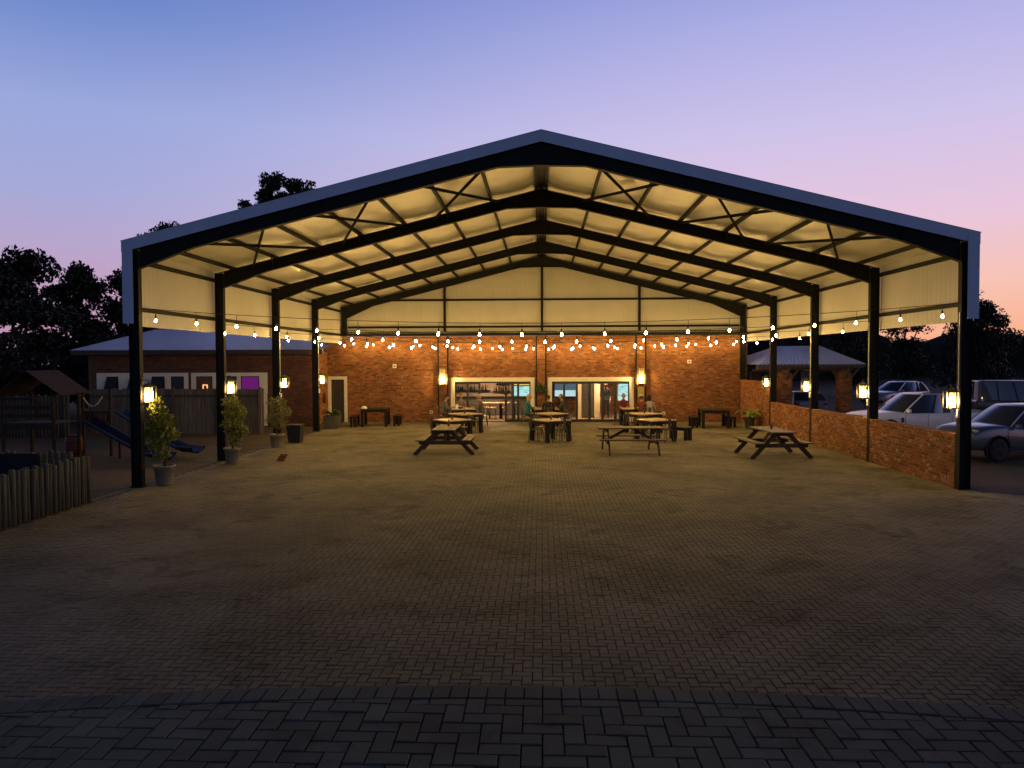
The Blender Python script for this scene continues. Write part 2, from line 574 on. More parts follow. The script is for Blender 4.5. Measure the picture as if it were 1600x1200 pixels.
FR = [(0, 1, 5, 4), (1, 2, 6, 5), (2, 3, 7, 6), (3, 0, 4, 7), (4, 5, 9, 8), (5, 6, 10, 9), (6, 7, 11, 10), (7, 4, 8, 11), (8, 9, 10, 11)]


def frusta(rects, O, U, V, N, ch=0.006, h=0.0, depth=0.03, hj=0.0015, tilt=0.0015):
    """chamfered blocks on rectangles (u0, v0, u1, v1) in the plane O + uU + vV, faces along N"""
    r = np.asarray(rects, float)
    n = len(r)
    u0, v0, u1, v1 = r.T
    O, U, V, N = (np.asarray(a, float) for a in (O, U, V, N))
    cu = np.stack([u0, u1, u1, u0], 1); cv = np.stack([v0, v0, v1, v1], 1)
    iu = np.stack([u0 + ch, u1 - ch, u1 - ch, u0 + ch], 1); iv = np.stack([v0 + ch, v0 + ch, v1 - ch, v1 - ch], 1)
    hh = h + rng.normal(0, hj, (n, 1)) + rng.normal(0, tilt, (n, 4))
    u = np.concatenate([cu, cu, iu], 1); v = np.concatenate([cv, cv, iv], 1)
    w = np.concatenate([np.full((n, 4), -depth), hh - ch, hh], 1)
    P = O + u[..., None] * U + v[..., None] * V + w[..., None] * N
    Q = (np.array(FR)[None] + (np.arange(n) * 12)[:, None, None]).reshape(-1, 4)
    return P.reshape(-1, 3), Q


def bonds(u0, u1, v0, v1, holes=(), L=0.235, H=0.0865, gap=0.011):
    """stretcher-bond rectangles with holes (u0, u1, v0, v1) left free"""
    out = []
    j = 0
    v = v0
    while v < v1 - 0.02:
        vt = min(v + H, v1)
        u = u0 - (L / 2 if j % 2 else 0)
        while u < u1 - 1e-6:
            segs = [(max(u, u0), min(u + L, u1))]
            for a, b, c, d in holes:
                if vt > c + 0.01 and v < d - 0.01:
                    ns = []
                    for p, q in segs:
                        if q <= a or p >= b:
                            ns.append((p, q))
                        else:
                            if p < a:
                                ns.append((p, a))
                            if q > b:
                                ns.append((b, q))
                    segs = ns
            for p, q in segs:
                if q - p > 0.04:
                    out.append((p + gap / 2, v + gap / 2, q - gap / 2, vt - gap / 2))
            u += L
        v += H
        j += 1
    return out


# ------------------------------------------------------------------ ground
gv, gq = [], []
xs = np.concatenate([np.linspace(-400, -60, 9), np.linspace(-50, 60, 56), np.linspace(75, 400, 8)])
ys = np.concatenate([np.linspace(-200, -40, 5), np.linspace(-32, 70, 52), np.linspace(80, 600, 12)])
X, Y = np.meshgrid(xs, ys, indexing='ij')
nzg = np.sin(X * 0.7 + np.cos(Y * 0.5)) * np.cos(Y * 0.63) * 0.025
Zg = -0.05 + nzg * (np.abs(X) > 11.5)
Zg += np.clip((Y - 45) / 120, 0, 1) ** 1.5 * 6.0 * np.clip((X - 10) / 40, 0, 1)
ny = len(ys)
Q = [(i * ny + j, (i + 1) * ny + j, (i + 1) * ny + j + 1, i * ny + j + 1) for i in range(len(xs) - 1) for j in range(ny - 1)]
structure(np_obj('ground', np.stack([X, Y, Zg], -1), Q, gm, smooth=True))

# paved yard: sand bed with herringbone pavers
YF, YB = -14.32, 20.14
bed = MB().span(-10.05, 10.3, -0.4, YB, -0.30, -0.009).span(-14.0, 16.0, YF, -0.402, -0.30, -0.0092)
yard = structure(bed.ob('paved_yard', jointm))


def herring(i0, i1, j0, j1, s=0.1):
    I, J = np.meshgrid(np.arange(i0, i1), np.arange(j0, j1), indexing='ij')
    K = (I - J) % 4
    a = K == 0
    b = K == 3
    H = np.stack([I[a], J[a], I[a] + 2, J[a] + 1], 1)
    W = np.stack([I[b], J[b], I[b] + 1, J[b] + 2], 1)
    return np.concatenate([H, W]) * s


rc = herring(-140, 160, int(YF * 10), int(YB * 10))
cx, cy = (rc[:, 0] + rc[:, 2]) / 2, (rc[:, 1] + rc[:, 3]) / 2
dep = cy + 18.5
edge_r = np.where(cy < -0.5, np.minimum(15.9, 10.25 + np.maximum(0, (-0.35 - cy)) * 1.25), 10.2)
edge_l = np.where(cy < -9, -13.9, -9.95)
keep = (cx > edge_l) & (cx < edge_r) & (np.abs(cx) < dep * 0.70 + 2.0) & (rc[:, 1] > YF + .02) & (rc[:, 3] < YB)
rc = rc[keep]
rc = rc + np.array([0.0048, 0.0048, -0.0048, -0.0048]) + rng.normal(0, 0.0009, (len(rc), 4))
V, Q = frusta(rc, (0, 0, 0), (1, 0, 0), (0, 1, 0), (0, 0, 1), ch=0.005, h=0.0, depth=0.02, hj=0.0012, tilt=0.0008)
# gentle undulation of the old paving
V[:, 2] += 0.0025 * np.sin(V[:, 0] * 0.9 + 1.3 * np.sin(V[:, 1] * 0.5)) * np.cos(V[:, 1] * 0.8)
stuff(np_obj('paver', V, Q, pav_yard, yard))
kb = MB().span(-10.16, -9.98, -2.0, YB - .02, -0.3, 0.004)
kb.ob('edge_kerb', pav_terr, yard)

# upper terrace the photograph is taken from: raised 1.3 m, with a soldier course along its lip
TZ = 1.3


def lip(x):
    return -14.345 - 0.034 * x * x


tp = [(x, lip(x) - .012) for x in np.linspace(-5, 5, 21)]
terr = structure(MB().prism(tp + [(5, -24.0), (-5, -24.0)], -0.06, TZ - 0.012, 'xy').ob('terrace', jointm))


def clip_poly(poly, a, b, c):
    """keep a*x + b*y <= c"""
    out = []
    for i in range(len(poly)):
        p, q = poly[i], poly[(i + 1) % len(poly)]
        dp, dq = a * p[0] + b * p[1] - c, a * q[0] + b * q[1] - c
        if dp <= 0:
            out.append(p)
        if dp * dq < 0:
            t = dp / (dp - dq)
            out.append((p[0] + (q[0] - p[0]) * t, p[1] + (q[1] - p[1]) * t))
    return out


def block_mesh(poly, ch=0.006, dz=None, depth=0.02):
    n = len(poly)
    cx = sum(p[0] for p in poly) / n; cy = sum(p[1] for p in poly) / n
    loc = [(p[0] - cx, p[1] - cy) for p in poly]
    ins = []
    for x, y in loc:
        d = math.hypot(x, y)
        k = max(0.2, 1 - ch * 1.4 / max(d, 1e-4))
        ins.append((x * k, y * k))
    b = MB()
    vs = [(x, y, -depth) for x, y in loc] + [(x, y, -ch) for x, y in loc] + [(x, y, 0) for x, y in ins]
    fs = [(i, (i + 1) % n, n + (i + 1) % n, n + i) for i in range(n)] + [(n + i, n + (i + 1) % n, 2 * n + (i + 1) % n, 2 * n + i) for i in range(n)]
    fs.append(tuple(range(2 * n, 3 * n)))
    b.add(vs, fs)
    return b, (cx, cy)


SH = {}
cands = []
SOLD = 0.165
for r in herring(-50, 51, -240, -142):
    x0, y0, x1, y1 = r
    xm = (x0 + x1) / 2
    sl = -0.068 * xm
    lim = lip(xm) - SOLD - 0.012
    if y0 > lim + .05:
        continue
    g = 0.0028
    poly = [(x0 + g, y0 + g), (x1 - g, y0 + g), (x1 - g, y1 - g), (x0 + g, y1 - g)]
    cut = clip_poly(poly, -sl, 1, lim - sl * xm)
    if len(cut) < 3:
        continue
    ar = abs(sum(cut[i][0] * cut[(i + 1) % len(cut)][1] - cut[(i + 1) % len(cut)][0] * cut[i][1] for i in range(len(cut)))) / 2
    if ar < 0.0012:
        continue
    cands.append((cut, len(cut) == 4 and ar > 0.0175, (x1 - x0) > (y1 - y0)))
for k in range(-45, 46):
    x = k * 0.1
    sl = -0.068 * (x + .05)
    g = 0.0028
    a, b_ = x + g, x + 0.1 - g
    cands.append(([(a, lip(a) - SOLD), (b_, lip(b_) - SOLD), (b_, lip(b_) - .004), (a, lip(a) - .004)], False, None))


def shows(c):
    cx = sum(p[0] for p in c[0]) / len(c[0]); cy = sum(p[1] for p in c[0]) / len(c[0])
    d = cy - CP[1]
    if d < 2.9:
        return -1
    vx = (cx / d + math.tan(YAW)) * 1196
    return (1 if abs(vx) < 830 else 0) + 1.0 / d


cands.sort(key=lambda c: -shows(c))
rest = MB()
for i, (poly, whole, hor) in enumerate(cands):
    if i < 298:
        if whole:
            if hor not in SH:
                SH[hor] = block_mesh(poly)[0].mesh('paver', pav_terr)
            n = len(poly)
            c = (sum(p[0] for p in poly) / n, sum(p[1] for p in poly) / n)
            o = link(bpy.data.objects.new('paver', SH[hor]), terr)
        else:
            b, c = block_mesh(poly)
            o = b.ob('paver', pav_terr, terr)
        o.location = (c[0], c[1], TZ + random.gauss(0, 0.0014))
        o.rotation_euler = (random.gauss(0, 0.006), random.gauss(0, 0.006), random.gauss(0, 0.004))
    else:
        b, c = block_mesh(poly)
        rest.add([(v[0] + c[0], v[1] + c[1], v[2] + TZ) for v in b.v], b.f)
stuff(rest.ob('paver', pav_terr, terr))

# ------------------------------------------------------------------ steel shed
shed = thing('steel_shed', 'big open fronted steel portal shed with white lined gable roof over the paved yard', 'shed')
ZT = lambda x: 8.33 - 0.247 * abs(x)       # top of rafters
FRAMES = [0.0, 5.0, 10.0, 15.0, 20.0]


def h_section(b, x, y, z0, z1, d=0.265, w=0.165, t=0.012):
    for s in (-1, 1):
        b.box((x + s * (d / 2 - t / 2), y, (z0 + z1) / 2), (t, w, z1 - z0))
    b.box((x, y, (z0 + z1) / 2), (d - 2 * t, 0.010, z1 - z0))


for y in FRAMES:
    for s in (-1, 1):
        b = MB()
        z0 = 4.36 if (s < 0 and y == 20.0) else 0.0
        h_section(b, s * 10.0, y, z0, ZT(10) - .02)
        b.box((s * 10.0, y, 0.008 + z0), (0.34, 0.24, 0.016))
        b.ob('column', steel, shed)
        # haunched rafter: web polygon + flanges along its lower line
        lo = [(9.862, ZT(9.862) - 0.50), (8.5, ZT(8.5) - 0.335), (1.05, ZT(1.05) - 0.33), (0.0, ZT(1.05) - 0.30)]
        if y == 20.0:
            lo = [(9.862, ZT(9.862) - 0.62), (8.5, ZT(8.5) - 0.33), (1.05, ZT(1.05) - 0.30), (0.0, ZT(1.05) - 0.28)]
        top = [(0.0, ZT(0) - 0.0), (9.862, ZT(9.862))]
        b = MB()
        b.prism([(s * u, v) for u, v in lo + top], y - 0.005, y + 0.005, 'xz')
        for (xa, za), (xb, zb) in zip(lo, lo[1:]):
            b.beam((s * xa, y, za), (s * xb, y, zb), 0.165, 0.013, (0, 0, 1))
        b.beam((0.0, y, ZT(0) - .007), (s * 10.13, y, ZT(10.13) - .007), 0.163, 0.013)
        for xx in (1.05, 8.5):
            b.beam((s * xx, y, ZT(xx) - .33), (s * xx, y, ZT(xx) - .02), 0.15, 0.012, (1, 0, 0))
        b.ob('rafter', steel, shed)

# purlins (lipped channels) bay-long lines, ridge pair
PX = [0.13, 1.5, 2.85, 4.2, 5.55, 6.9, 8.25, 9.6]
PD = 0.105
for s in (-1, 1):
    for x in PX:
        z = ZT(x)
        b = MB()
        b.span(s * x - 0.008, s * x + 0.008, -0.085, 20.2, z, z + PD)
        a0, a1 = sorted((s * x, s * (x + 0.065)))
        b.span(a0, a1, -0.085, 20.2, z - .001, z + 0.010)
        b.ob('purlin', steel, shed)
# fly braces from some purlins down to the rafters
for y in FRAMES[1:4]:
    for s in (-1, 1):
        for x in (2.85, 5.55, 8.25):
            for q in (-1, 1):
                MB().beam((s * x, y + q * 0.42, ZT(x) + .06), (s * (x + .02), y + q * 0.04, ZT(x) - 0.30), 0.035, 0.006).ob('fly_brace', steel, shed)
# ridge cover strip between the ridge purlins
MB().span(-0.115, 0.115, -0.085, 20.2, ZT(0) + .02, ZT(0) + .06).ob('ridge_strip', steel, shed)
# roof cross-bracing in the first bay
for s in (-1, 1):
    for xa, xb in ((8.9, 6.75), (6.1, 4.1), (3.3, 1.25)):
        for p, q, dz in (((xa, 0.1), (xb, 4.9), -.06), ((xb, 0.1), (xa, 4.9), -.10)):
            b = MB()
            A, B = (s * p[0], p[1], ZT(p[0]) + dz), (s * q[0], q[1], ZT(q[0]) + dz)
            b.beam(A, B, 0.075, 0.007)
            b.beam((A[0], A[1], A[2] - .037), (B[0], B[1], B[2] - .037), 0.007, 0.07)
            b.ob('cross_brace', steel, shed)

# roof lining (insulation blanket sagging between purlins) by bay, corrugated sheet above
for s in (-1, 1):
    for k in range(4):
        y0, y1 = FRAMES[k] - (0.085 if k == 0 else 0), FRAMES[k + 1] + (0.2 if k == 3 else 0)
        nx, nyy = 97, 17
        xs_ = np.linspace(0.0, 10.16, nx)
        ys_ = np.linspace(y0 + .003, y1 - .003, nyy)
        XX, YY = np.meshgrid(xs_, ys_, indexing='ij')
        pp = np.array([-0.13] + PX + [11.0])
        idx = np.searchsorted(pp, XX) - 1
        fr_ = (XX - pp[idx]) / (pp[idx + 1] - pp[idx])
        bay = np.sin(np.pi * np.clip(fr_, 0, 1)) ** 1.2
        rnd = rng.uniform(0.6, 1.4, (12, 8))[np.clip(idx, 0, 11), np.clip(((YY - y0) / (y1 - y0) * 4).astype(int), 0, 7)]
        wr = 0.010 * np.sin(YY * 5.2 + 2 * np.sin(XX * 1.7 + k)) + 0.006 * np.sin(YY * 11 + XX * 3) + 0.008 * np.sin(XX * 9 + YY * .7)
        Zr = 8.33 - 0.247 * XX + PD + 0.010 - bay * (0.035 * rnd + wr * .8) + 0.004
        Zr = np.maximum(Zr, 8.33 - 0.247 * XX + 0.05)
        Vr = np.stack([s * XX, YY, Zr], -1)
        Qr = [(i * nyy + j, (i + 1) * nyy + j, (i + 1) * nyy + j + 1, i * nyy + j + 1) for i in range(nx - 1) for j in range(nyy - 1)]
        np_obj('roof_lining', Vr, Qr, lining, shed, smooth=True)
    pr_, y, t = [], -0.09, 0
    while y < 20.42:
        for dy, dz in ((0, 0), (0.07, 0), (0.095, 0.035), (0.135, 0.035), (0.16, 0)):
            pr_.append((y + dy, dz))
        y += 0.2
    prr = np.array(pr_)
    Vr = []
    for x in (0.0, 10.27):
        Vr.append(np.stack([np.full(len(prr), s * x), prr[:, 0], 8.33 - .247 * x + 0.235 + prr[:, 1]], -1))
    n_ = len(prr)
    np_obj('roof_sheet', np.concatenate(Vr), [(i, i + 1, n_ + i + 1, n_ + i) for i in range(n_ - 1)], roofmetal, shed)
    # fascia along the front verge, eave end flashing
    b = MB()
    b.prism([(s * 0.0, 8.595), (s * 10.27, 8.595 - 10.27 * .247), (s * 10.27, 8.595 - 10.27 * .247 - .275), (s * 0.0, 8.32)], -0.106, -0.096, 'xz')
    b.beam((0, -0.03, 8.60), (s * 10.29, -0.03, 8.60 - 10.29 * .247), 0.17, 0.008)
    b.ob('fascia', fasciam, shed)
    b = MB()
    b.span(*sorted((s * 9.985, s * 10.255)), -0.114, -0.108, 4.04, 6.02)
    b.span(*sorted((s * 10.235, s * 10.255)), -0.107, -0.02, 4.04, 6.0)
    b.ob('corner_flashing', fasciam, shed)


def corr(u0, u1, pitch=0.23, d=0.0045):
    out = []
    u = u0
    while u < u1:
        for du, dd in ((0, 0), (0.05, 0), (0.07, d), (0.12, d), (0.14, 0)):
            if u + du <= u1:
                out.append((u + du, dd))
        u += pitch
    out.append((u1, out[-1][1]))
    return out


for s in (-1, 1):
    for k in range(4):
        y0, y1 = FRAMES[k] + .004, FRAMES[k + 1] - .004 + (.27 if k == 3 else 0)
        pr_ = corr(y0, y1)
        n_ = len(pr_)
        Vv = [(s * (10.20 + dd), u, z) for z in (4.0, ZT(10.2) + .2) for u, dd in pr_]
        o = np_obj('side_cladding', Vv, [(i, i + 1, n_ + i + 1, n_ + i) for i in range(n_ - 1)], clad, shed)
    for z in (4.42, 5.62):
        b = MB()
        b.span(*sorted((s * 10.17, s * 10.195)), 0, 20, z - .05, z + .05)
        b.span(*sorted((s * 10.10, s * 10.169)), 0, 20, z + .045, z + .053)
        b.ob('girt', steel, shed)
# back gable
pr_ = corr(-10.19, 10.19)
Vg, Qg = [], []
for u, dd in pr_:
    Vg += [(u, 20.215 + dd, 4.36), (u, 20.22 + dd, ZT(u) + .2)]
Qg = [(2 * i, 2 * i + 2, 2 * i + 3, 2 * i + 1) for i in range(len(pr_) - 1)]
np_obj('gable_cladding', Vg, Qg, clad, shed)
for x in (-4.9, 0.02, 4.9):
    MB().span(x - .06, x + .06, 20.09, 20.205, 4.6, ZT(x) - .03).ob('gable_post', steel, shed)
for z, xw in ((6.18, 7.6), (4.82, 9.85)):
    MB().span(-xw, xw, 20.15, 20.21, z - .05, z + .05).ob('girt', steel, shed)
# conduit drops on some columns
for s, ks in ((1, (0, 1, 2)), (-1, (2, 3))):
    for k in ks:
        MB().tube([(s * 9.855, FRAMES[k] - .03, 4.2), (s * 9.855, FRAMES[k] - .03, 1.95)], 0.014, 6).ob('conduit', plast_w, shed)
        MB().box((s * 9.835, FRAMES[k] - .04, 1.80), (0.05, 0.09, 0.20)).ob('switch_box', plast_w, shed, bevel=.008)

# ------------------------------------------------------------------ restaurant building behind the shed
rest_b = thing('restaurant_building', 'long red brick restaurant front with two wide white framed glass openings', 'building', (0, 20.2, 0))
WX0, WX1, WT = -11.15, 10.28, 4.35
LO, RO, DO = (-4.62, -0.36), (0.30, 4.62), (-10.93, -9.93)     # outer edges of the white surrounds
LT = 2.25
holes = [(LO[0], LO[1], 0, LT), (RO[0], RO[1], 0, LT), (DO[0], DO[1], 0, 2.33)]
b = MB()
y0, y1 = 0.0, 0.24
edges = [WX0, DO[0], DO[1], LO[0], LO[1], RO[0], RO[1], WX1]
for i in range(0, 8, 2):
    b.span(edges[i], edges[i + 1], y0, y1, 0, WT)
b.span(DO[0], DO[1], y0, y1, 2.33, WT); b.span(LO[0], LO[1], y0, y1, LT, WT); b.span(RO[0], RO[1], y0, y1, LT, WT)
wall = b.ob('front_wall', mortar, rest_b)
V, Q = frusta(bonds(WX0, WX1, 0.0, WT, holes), (0, 0, 0), (1, 0, 0), (0, 0, 1), (0, -1, 0), ch=0.004, h=0.010, depth=0.0, hj=0.002, tilt=0.001)
stuff(np_obj('brick', V, Q, brick_m, wall))
for x in (-5.0, -0.03, 4.97):
    w2 = 0.30 if abs(x) < 1 else 0.17
    w2 = 0.2
    p = MB().span(x - w2, x + w2, -0.12, -0.012, 0, WT).ob('pilaster', mortar, rest_b)
    V, Q = frusta(bonds(x - w2, x + w2, 0.0, WT), (0, -0.12, 0), (1, 0, 0), (0, 0, 1), (0, -1, 0), ch=0.004, h=0.010, depth=0.0, hj=0.002, tilt=0.001)
    stuff(np_obj('brick', V, Q, brick_m, p))


for x in (-5.0, -0.03, 4.97):
    for q in (-1, 1):
        MB().span(x + q * .235 - .03, x + q * .235 + .03, -0.135, -0.013, 0, WT).ob('post_flange', steel, rest_b)


def surround(x0, x1, zt, t, name):
    b = MB()
    b.span(x0, x0 + t, -0.03, 0.14, 0, zt - t); b.span(x1 - t, x1, -0.03, 0.14, 0, zt - t); b.span(x0, x1, -0.03, 0.14, zt - t, zt)
    return b.ob(name, white_p, rest_b, bevel=.006)


surround(*LO, LT, 0.21, 'white_surround')
surround(*RO, LT, 0.21, 'white_surround')
surround(*DO, 2.33, 0.16, 'white_surround')


def folding(x0, x1, zt, mull, open_spans, label):
    fr = MB()
    fr.span(x0, x1, 0.03, 0.12, zt - .07, zt); fr.span(x0, x1, 0.03, 0.12, 0.0, 0.03)
    fr.span(x0, x0 + .06, 0.03, 0.12, .03, zt - .07); fr.span(x1 - .06, x1, 0.03, 0.12, .03, zt - .07)
    f = fr.ob('folding_door', alu, rest_b)
    f['label'] = label
    e = [x0 + .06] + mull + [x1 - .06]
    for m in mull:
        MB().span(m - .055, m + .055, 0.035, 0.115, .03, zt - .07).ob('mullion', alu, f)
    for a, c in zip(e, e[1:]):
        a2, c2 = a + (.055 if a in mull else 0), c - (.055 if c in mull else 0)
        if any(p <= (a + c) / 2 <= q for p, q in open_spans):
            continue
        g = MB()
        g.span(a2, c2, 0.07, 0.076, 0.12, zt - .13)
        g.ob('pane', pane_m, f)
        MB().span(a2, c2, 0.05, 0.10, 0.03, 0.12).span(a2, c2, 0.05, 0.10, zt - .13, zt - .07).ob('pane_rail', alu, f)


folding(LO[0] + .21, LO[1] - .21, LT - .21, [-3.77, -3.17, -1.83, -1.46, -1.20], [(-3.17, -1.83)], 'dark folding glass door standing open in the middle')
folding(RO[0] + .21, RO[1] - .21, LT - .21, [1.13, 1.77, 2.41, 3.06, 3.70], [], 'dark folding glass door closed')
# solid boarded side door
d = MB().span(DO[0] + .16, DO[1] - .16, 0.10, 0.14, 0, 2.17).ob('side_door', alu, rest_b)
wN = 6
for i in range(wN):
    a = DO[0] + .165 + i * (0.69 / wN)
    MB().span(a, a + 0.69 / wN - .008, 0.075, 0.0995, 0.02, 2.15).ob('board', wood_dk, d)
MB().tube([(DO[1] - .24, .04, 1.05), (DO[1] - .24, .074, 1.05)], 0.03, 8).ob('door_handle', steel_blk, d)
# eave gutter with corrugated edge above the brickwork
b = MB().span(-10.1, 10.1, -0.16, -0.004, 4.36, 4.50)
g = b.ob('gutter', steel, rest_b)
pr_ = corr(-10.1, 10.1, .15, .03)
Vg = []
for u, dd in pr_:
    Vg += [(u, -0.24, 4.53 + dd), (u, 0.012, 4.57 + dd)]
np_obj('roof_edge', Vg, [(2 * i, 2 * i + 2, 2 * i + 3, 2 * i + 1) for i in range(len(pr_) - 1)], steel, rest_b)
# rooms behind the glass
b = MB()
b.span(-7.0, 0.05, 6.6, 6.75, 0, 3.0)
b.ob('bar_back_wall', plaster_in, rest_b)
bw = MB().span(0.2, 7.0, 6.6, 6.75, 0, 3.0).ob('dining_back_wall', mortar, rest_b)
V, Q = frusta(bonds(0.2, 7.0, 0, 2.9, [(0.75, 2.05, 0.95, 1.95), (4.35, 5.2, .7, 1.9)]), (0, 6.6, 0), (1, 0, 0), (0, 0, 1), (0, -1, 0), ch=.004, h=.01, depth=0)
stuff(np_obj('brick', V, Q, brick_m, bw))
MB().span(0.06, 0.19, 0.26, 6.75, 0, 3.0).ob('partition', beige_in, rest_b)
MB().span(-7.15, -7.01, 0.26, 6.75, 0, 3.0).span(7.01, 7.15, 0.26, 6.75, 0, 3.0).ob('interior_side_wall', beige_in, rest_b)
MB().span(-7.15, 7.15, 0.245, 6.8, -0.06, 0.005).ob('interior_floor', tile_in, rest_b)
MB().span(-7.15, 7.15, 0.245, 6.8, 3.01, 3.1).ob('interior_ceiling', white_p, rest_b)
MB().span(WX0, WX1, 0.26, 9.0, 4.2, 4.3).ob('flat_roof_deck', roofmetal, rest_b)
# cream posts and dark double door in the dining room
for x in (1.98, 2.98):
    MB().span(x - .15, x + .15, 2.6, 2.9, 0.006, 3.0).ob('cream_post', beige_in, rest_b)
dd_ = MB().span(2.14, 2.82, 2.70, 2.76, 0.006, 2.35).ob('inner_door', wood_dk, rest_b)
for i in range(4):
    MB().span(2.15 + i * .167, 2.15 + i * .167 + .155, 2.66, 2.699, 0.02, 2.33).ob('board', wood_dk, dd_)

# side wall block of the left building's return is below. Interior things
roomlit = emit('ceiling_lamp', (1.0, 0.70, 0.40, 1), 75.0)
for x, lab in ((-3.0, 'square ceiling light over the bar counter behind the open folding door'), (3.4, 'square ceiling light in the dining room behind the closed folding door')):
    t = thing('ceiling_light', lab, 'ceiling light', (x, 22.0 if x > 0 else 23.0, 3.0), group='ceiling lights inside the restaurant')
    MB().span(-.62, .62, -.62, .62, -.05, -.001).ob('frame', plast_w, t)
    MB().span(-.56, .56, -.56, .56, -.06, -.051).ob('diffuser', roomlit, t)

t = thing('bar_counter', 'dark fronted bar counter with pale top inside the left opening', 'bar counter', (-3.2, 25.2, 0))
MB().span(-2.9, 2.6, -.3, .3, 0.006, 1.0).ob('front', dark_in, t)
MB().span(-2.95, 2.65, -.38, .35, 1.0, 1.05).ob('counter_top', wood_blk, t, bevel=.008)
for z, x0, x1, lab in ((1.36, -5.6, -3.05, 'long wooden wall shelf of bottles behind the bar'), (1.30, -2.9, -1.9, 'short wall shelf beside the long bottle shelf'), (1.72, -2.7, -1.95, 'upper short shelf above the short wall shelf')):
    tag(MB().span(x0, x1, 26.55, 26.79, z - .05, z).ob('wall_shelf', wood_blk, bevel=.006), lab, 'shelf')
bcols = [mat('bottle_green', (0.03, 0.06, 0.02), .15), mat('bottle_amber', (0.14, 0.05, 0.012), .15), mat('bottle_clear', (0.42, 0.38, 0.32), .1), mat('bottle_dark', (0.02, 0.014, 0.012), .15)]
bm_ = []
for ci in range(4):
    bm_.append(MB().lathe([(.034, 0), (.036, .02), (.036, .17), (.03, .205), (.013, .24), (.013, .30), (.015, .305), (.015, .32)], n=10).mesh('bottle', bcols[ci], True))
kinds_b = ['green', 'amber', 'clear', 'dark']
bi = 0
for z, xs_ in ((1.36, np.arange(-5.5, -3.1, 0.115)), (1.30, np.arange(-2.8, -1.95, .13)), (1.72, np.arange(-2.6, -1.98, .14))):
    for x in xs_:
        ci = (bi * 7 + bi // 3) % 4
        o = link(bpy.data.objects.new('bottle', bm_[ci]))
        o.location = (x + random.uniform(-.02, .02), 26.66 + random.uniform(-.04, .04), z)
        o.scale = (1.15, 1.15, random.uniform(.85, 1.25))
        tag(o, '%s glass bottle standing on %s behind the bar' % (kinds_b[ci], 'the long wall shelf' if z == 1.36 else 'the short wall shelf' if z == 1.30 else 'the upper short shelf'), 'bottle',
            '%s bottles on %s' % (kinds_b[ci], 'the long shelf' if z == 1.36 else 'the short shelf' if z == 1.30 else 'the upper shelf'))
        bi += 1

mscr, nn, ll, bb = new_mat('menu_screen_cyan')
nn.remove(bb)
e = nn.new('ShaderNodeEmission'); e.inputs['Strength'].default_value = 1.0
tcx = nn.new('ShaderNodeTexCoord')
w_ = nn.new('ShaderNodeTexNoise'); w_.inputs['Scale'].default_value = 9
mpx = nn.new('ShaderNodeMapping'); mpx.inputs['Scale'].default_value = (.5, 1, 2.4)
ll.new(tcx.outputs['Object'], mpx.inputs[0]); ll.new(mpx.outputs[0], w_.inputs['Vector'])
rr = ramp_node(nn, [(0.3, (0.12, 0.45, 0.46, 1)), (0.42, (0.50, 1.0, 1.0, 1)), (0.75, (0.8, 1.0, 0.98, 1))])
ll.new(w_.outputs['Fac'], rr.inputs[0]); ll.new(rr.outputs[0], e.inputs[0]); ll.new(e.outputs[0], nn['Material Output'].inputs[0])
yel = emit('menu_screen_yellow', (1.0, 0.72, 0.16, 1), 1.0)
dusk_s = emit('screen_blue_grey', (0.10, 0.155, 0.21, 1), 1.0)
white_s = emit('screen_white', (0.62, 0.86, 0.92, 1), 1.0)
t = thing('menu_board', 'backlit cyan menu board with yellow top band at the right end of the bar', 'menu board', (-1.18, 26.5, 0))
MB().span(-.62, .58, -.05, .05, .98, 1.96).ob('frame', alu, t)
MB().span(-.58, .54, -.062, -.051, 1.02, 1.60).ob('cyan_panel', mscr, t)
MB().span(-.58, .54, -.062, -.051, 1.66, 1.92).ob('yellow_panel', yel, t)
t = thing('television', 'wall television showing a grey blue and white picture inside the right opening', 'television', (1.40, 26.5, 0))
MB().span(-.68, .68, -.05, .05, .96, 1.95).ob('frame', alu, t)
MB().span(-.64, .64, -.062, -.051, 1.36, 1.91).ob('upper_picture', dusk_s, t)
MB().span(-.64, .64, -.062, -.051, 1.00, 1.359).ob('lower_picture', white_s, t)
# lit arched window in the dining room's back wall
t = thing('arched_window', 'bright arched white window in the brick back wall of the dining room', 'window', (4.78, 26.58, 0))
ap = [(-.30, .75), (.30, .75), (.30, 1.6)] + [(.30 * math.cos(a), 1.6 + .2 * math.sin(a)) for a in np.linspace(.3, math.pi - .3, 7)] + [(-.30, 1.6)]
MB().prism([(x * 1.18, (z - 1.25) * 1.08 + 1.25) for x, z in ap], -.03, .01, 'xz').ob('frame', white_p, t)
MB().prism(ap, -.045, -.031, 'xz').ob('pane', mscr, t)
MB().span(-.31, .31, -.06, -.046, 1.02, 1.05).ob('glazing_bar', white_p, t)
t = thing('high_table', 'narrow high table with dark legs seen through the open folding door', 'table', (-2.35, 22.6, 0))
MB().span(-1.0, 1.0, -.35, .35, .80, .86).ob('table_top', wood_top, t, bevel=.006)
for x in (-.85, 0.15, .85):
    for y in (-.22, .22):
        MB().span(x - .07, x + .07, y - .07, y + .07, .006, .80).ob('leg', wood_blk, t)


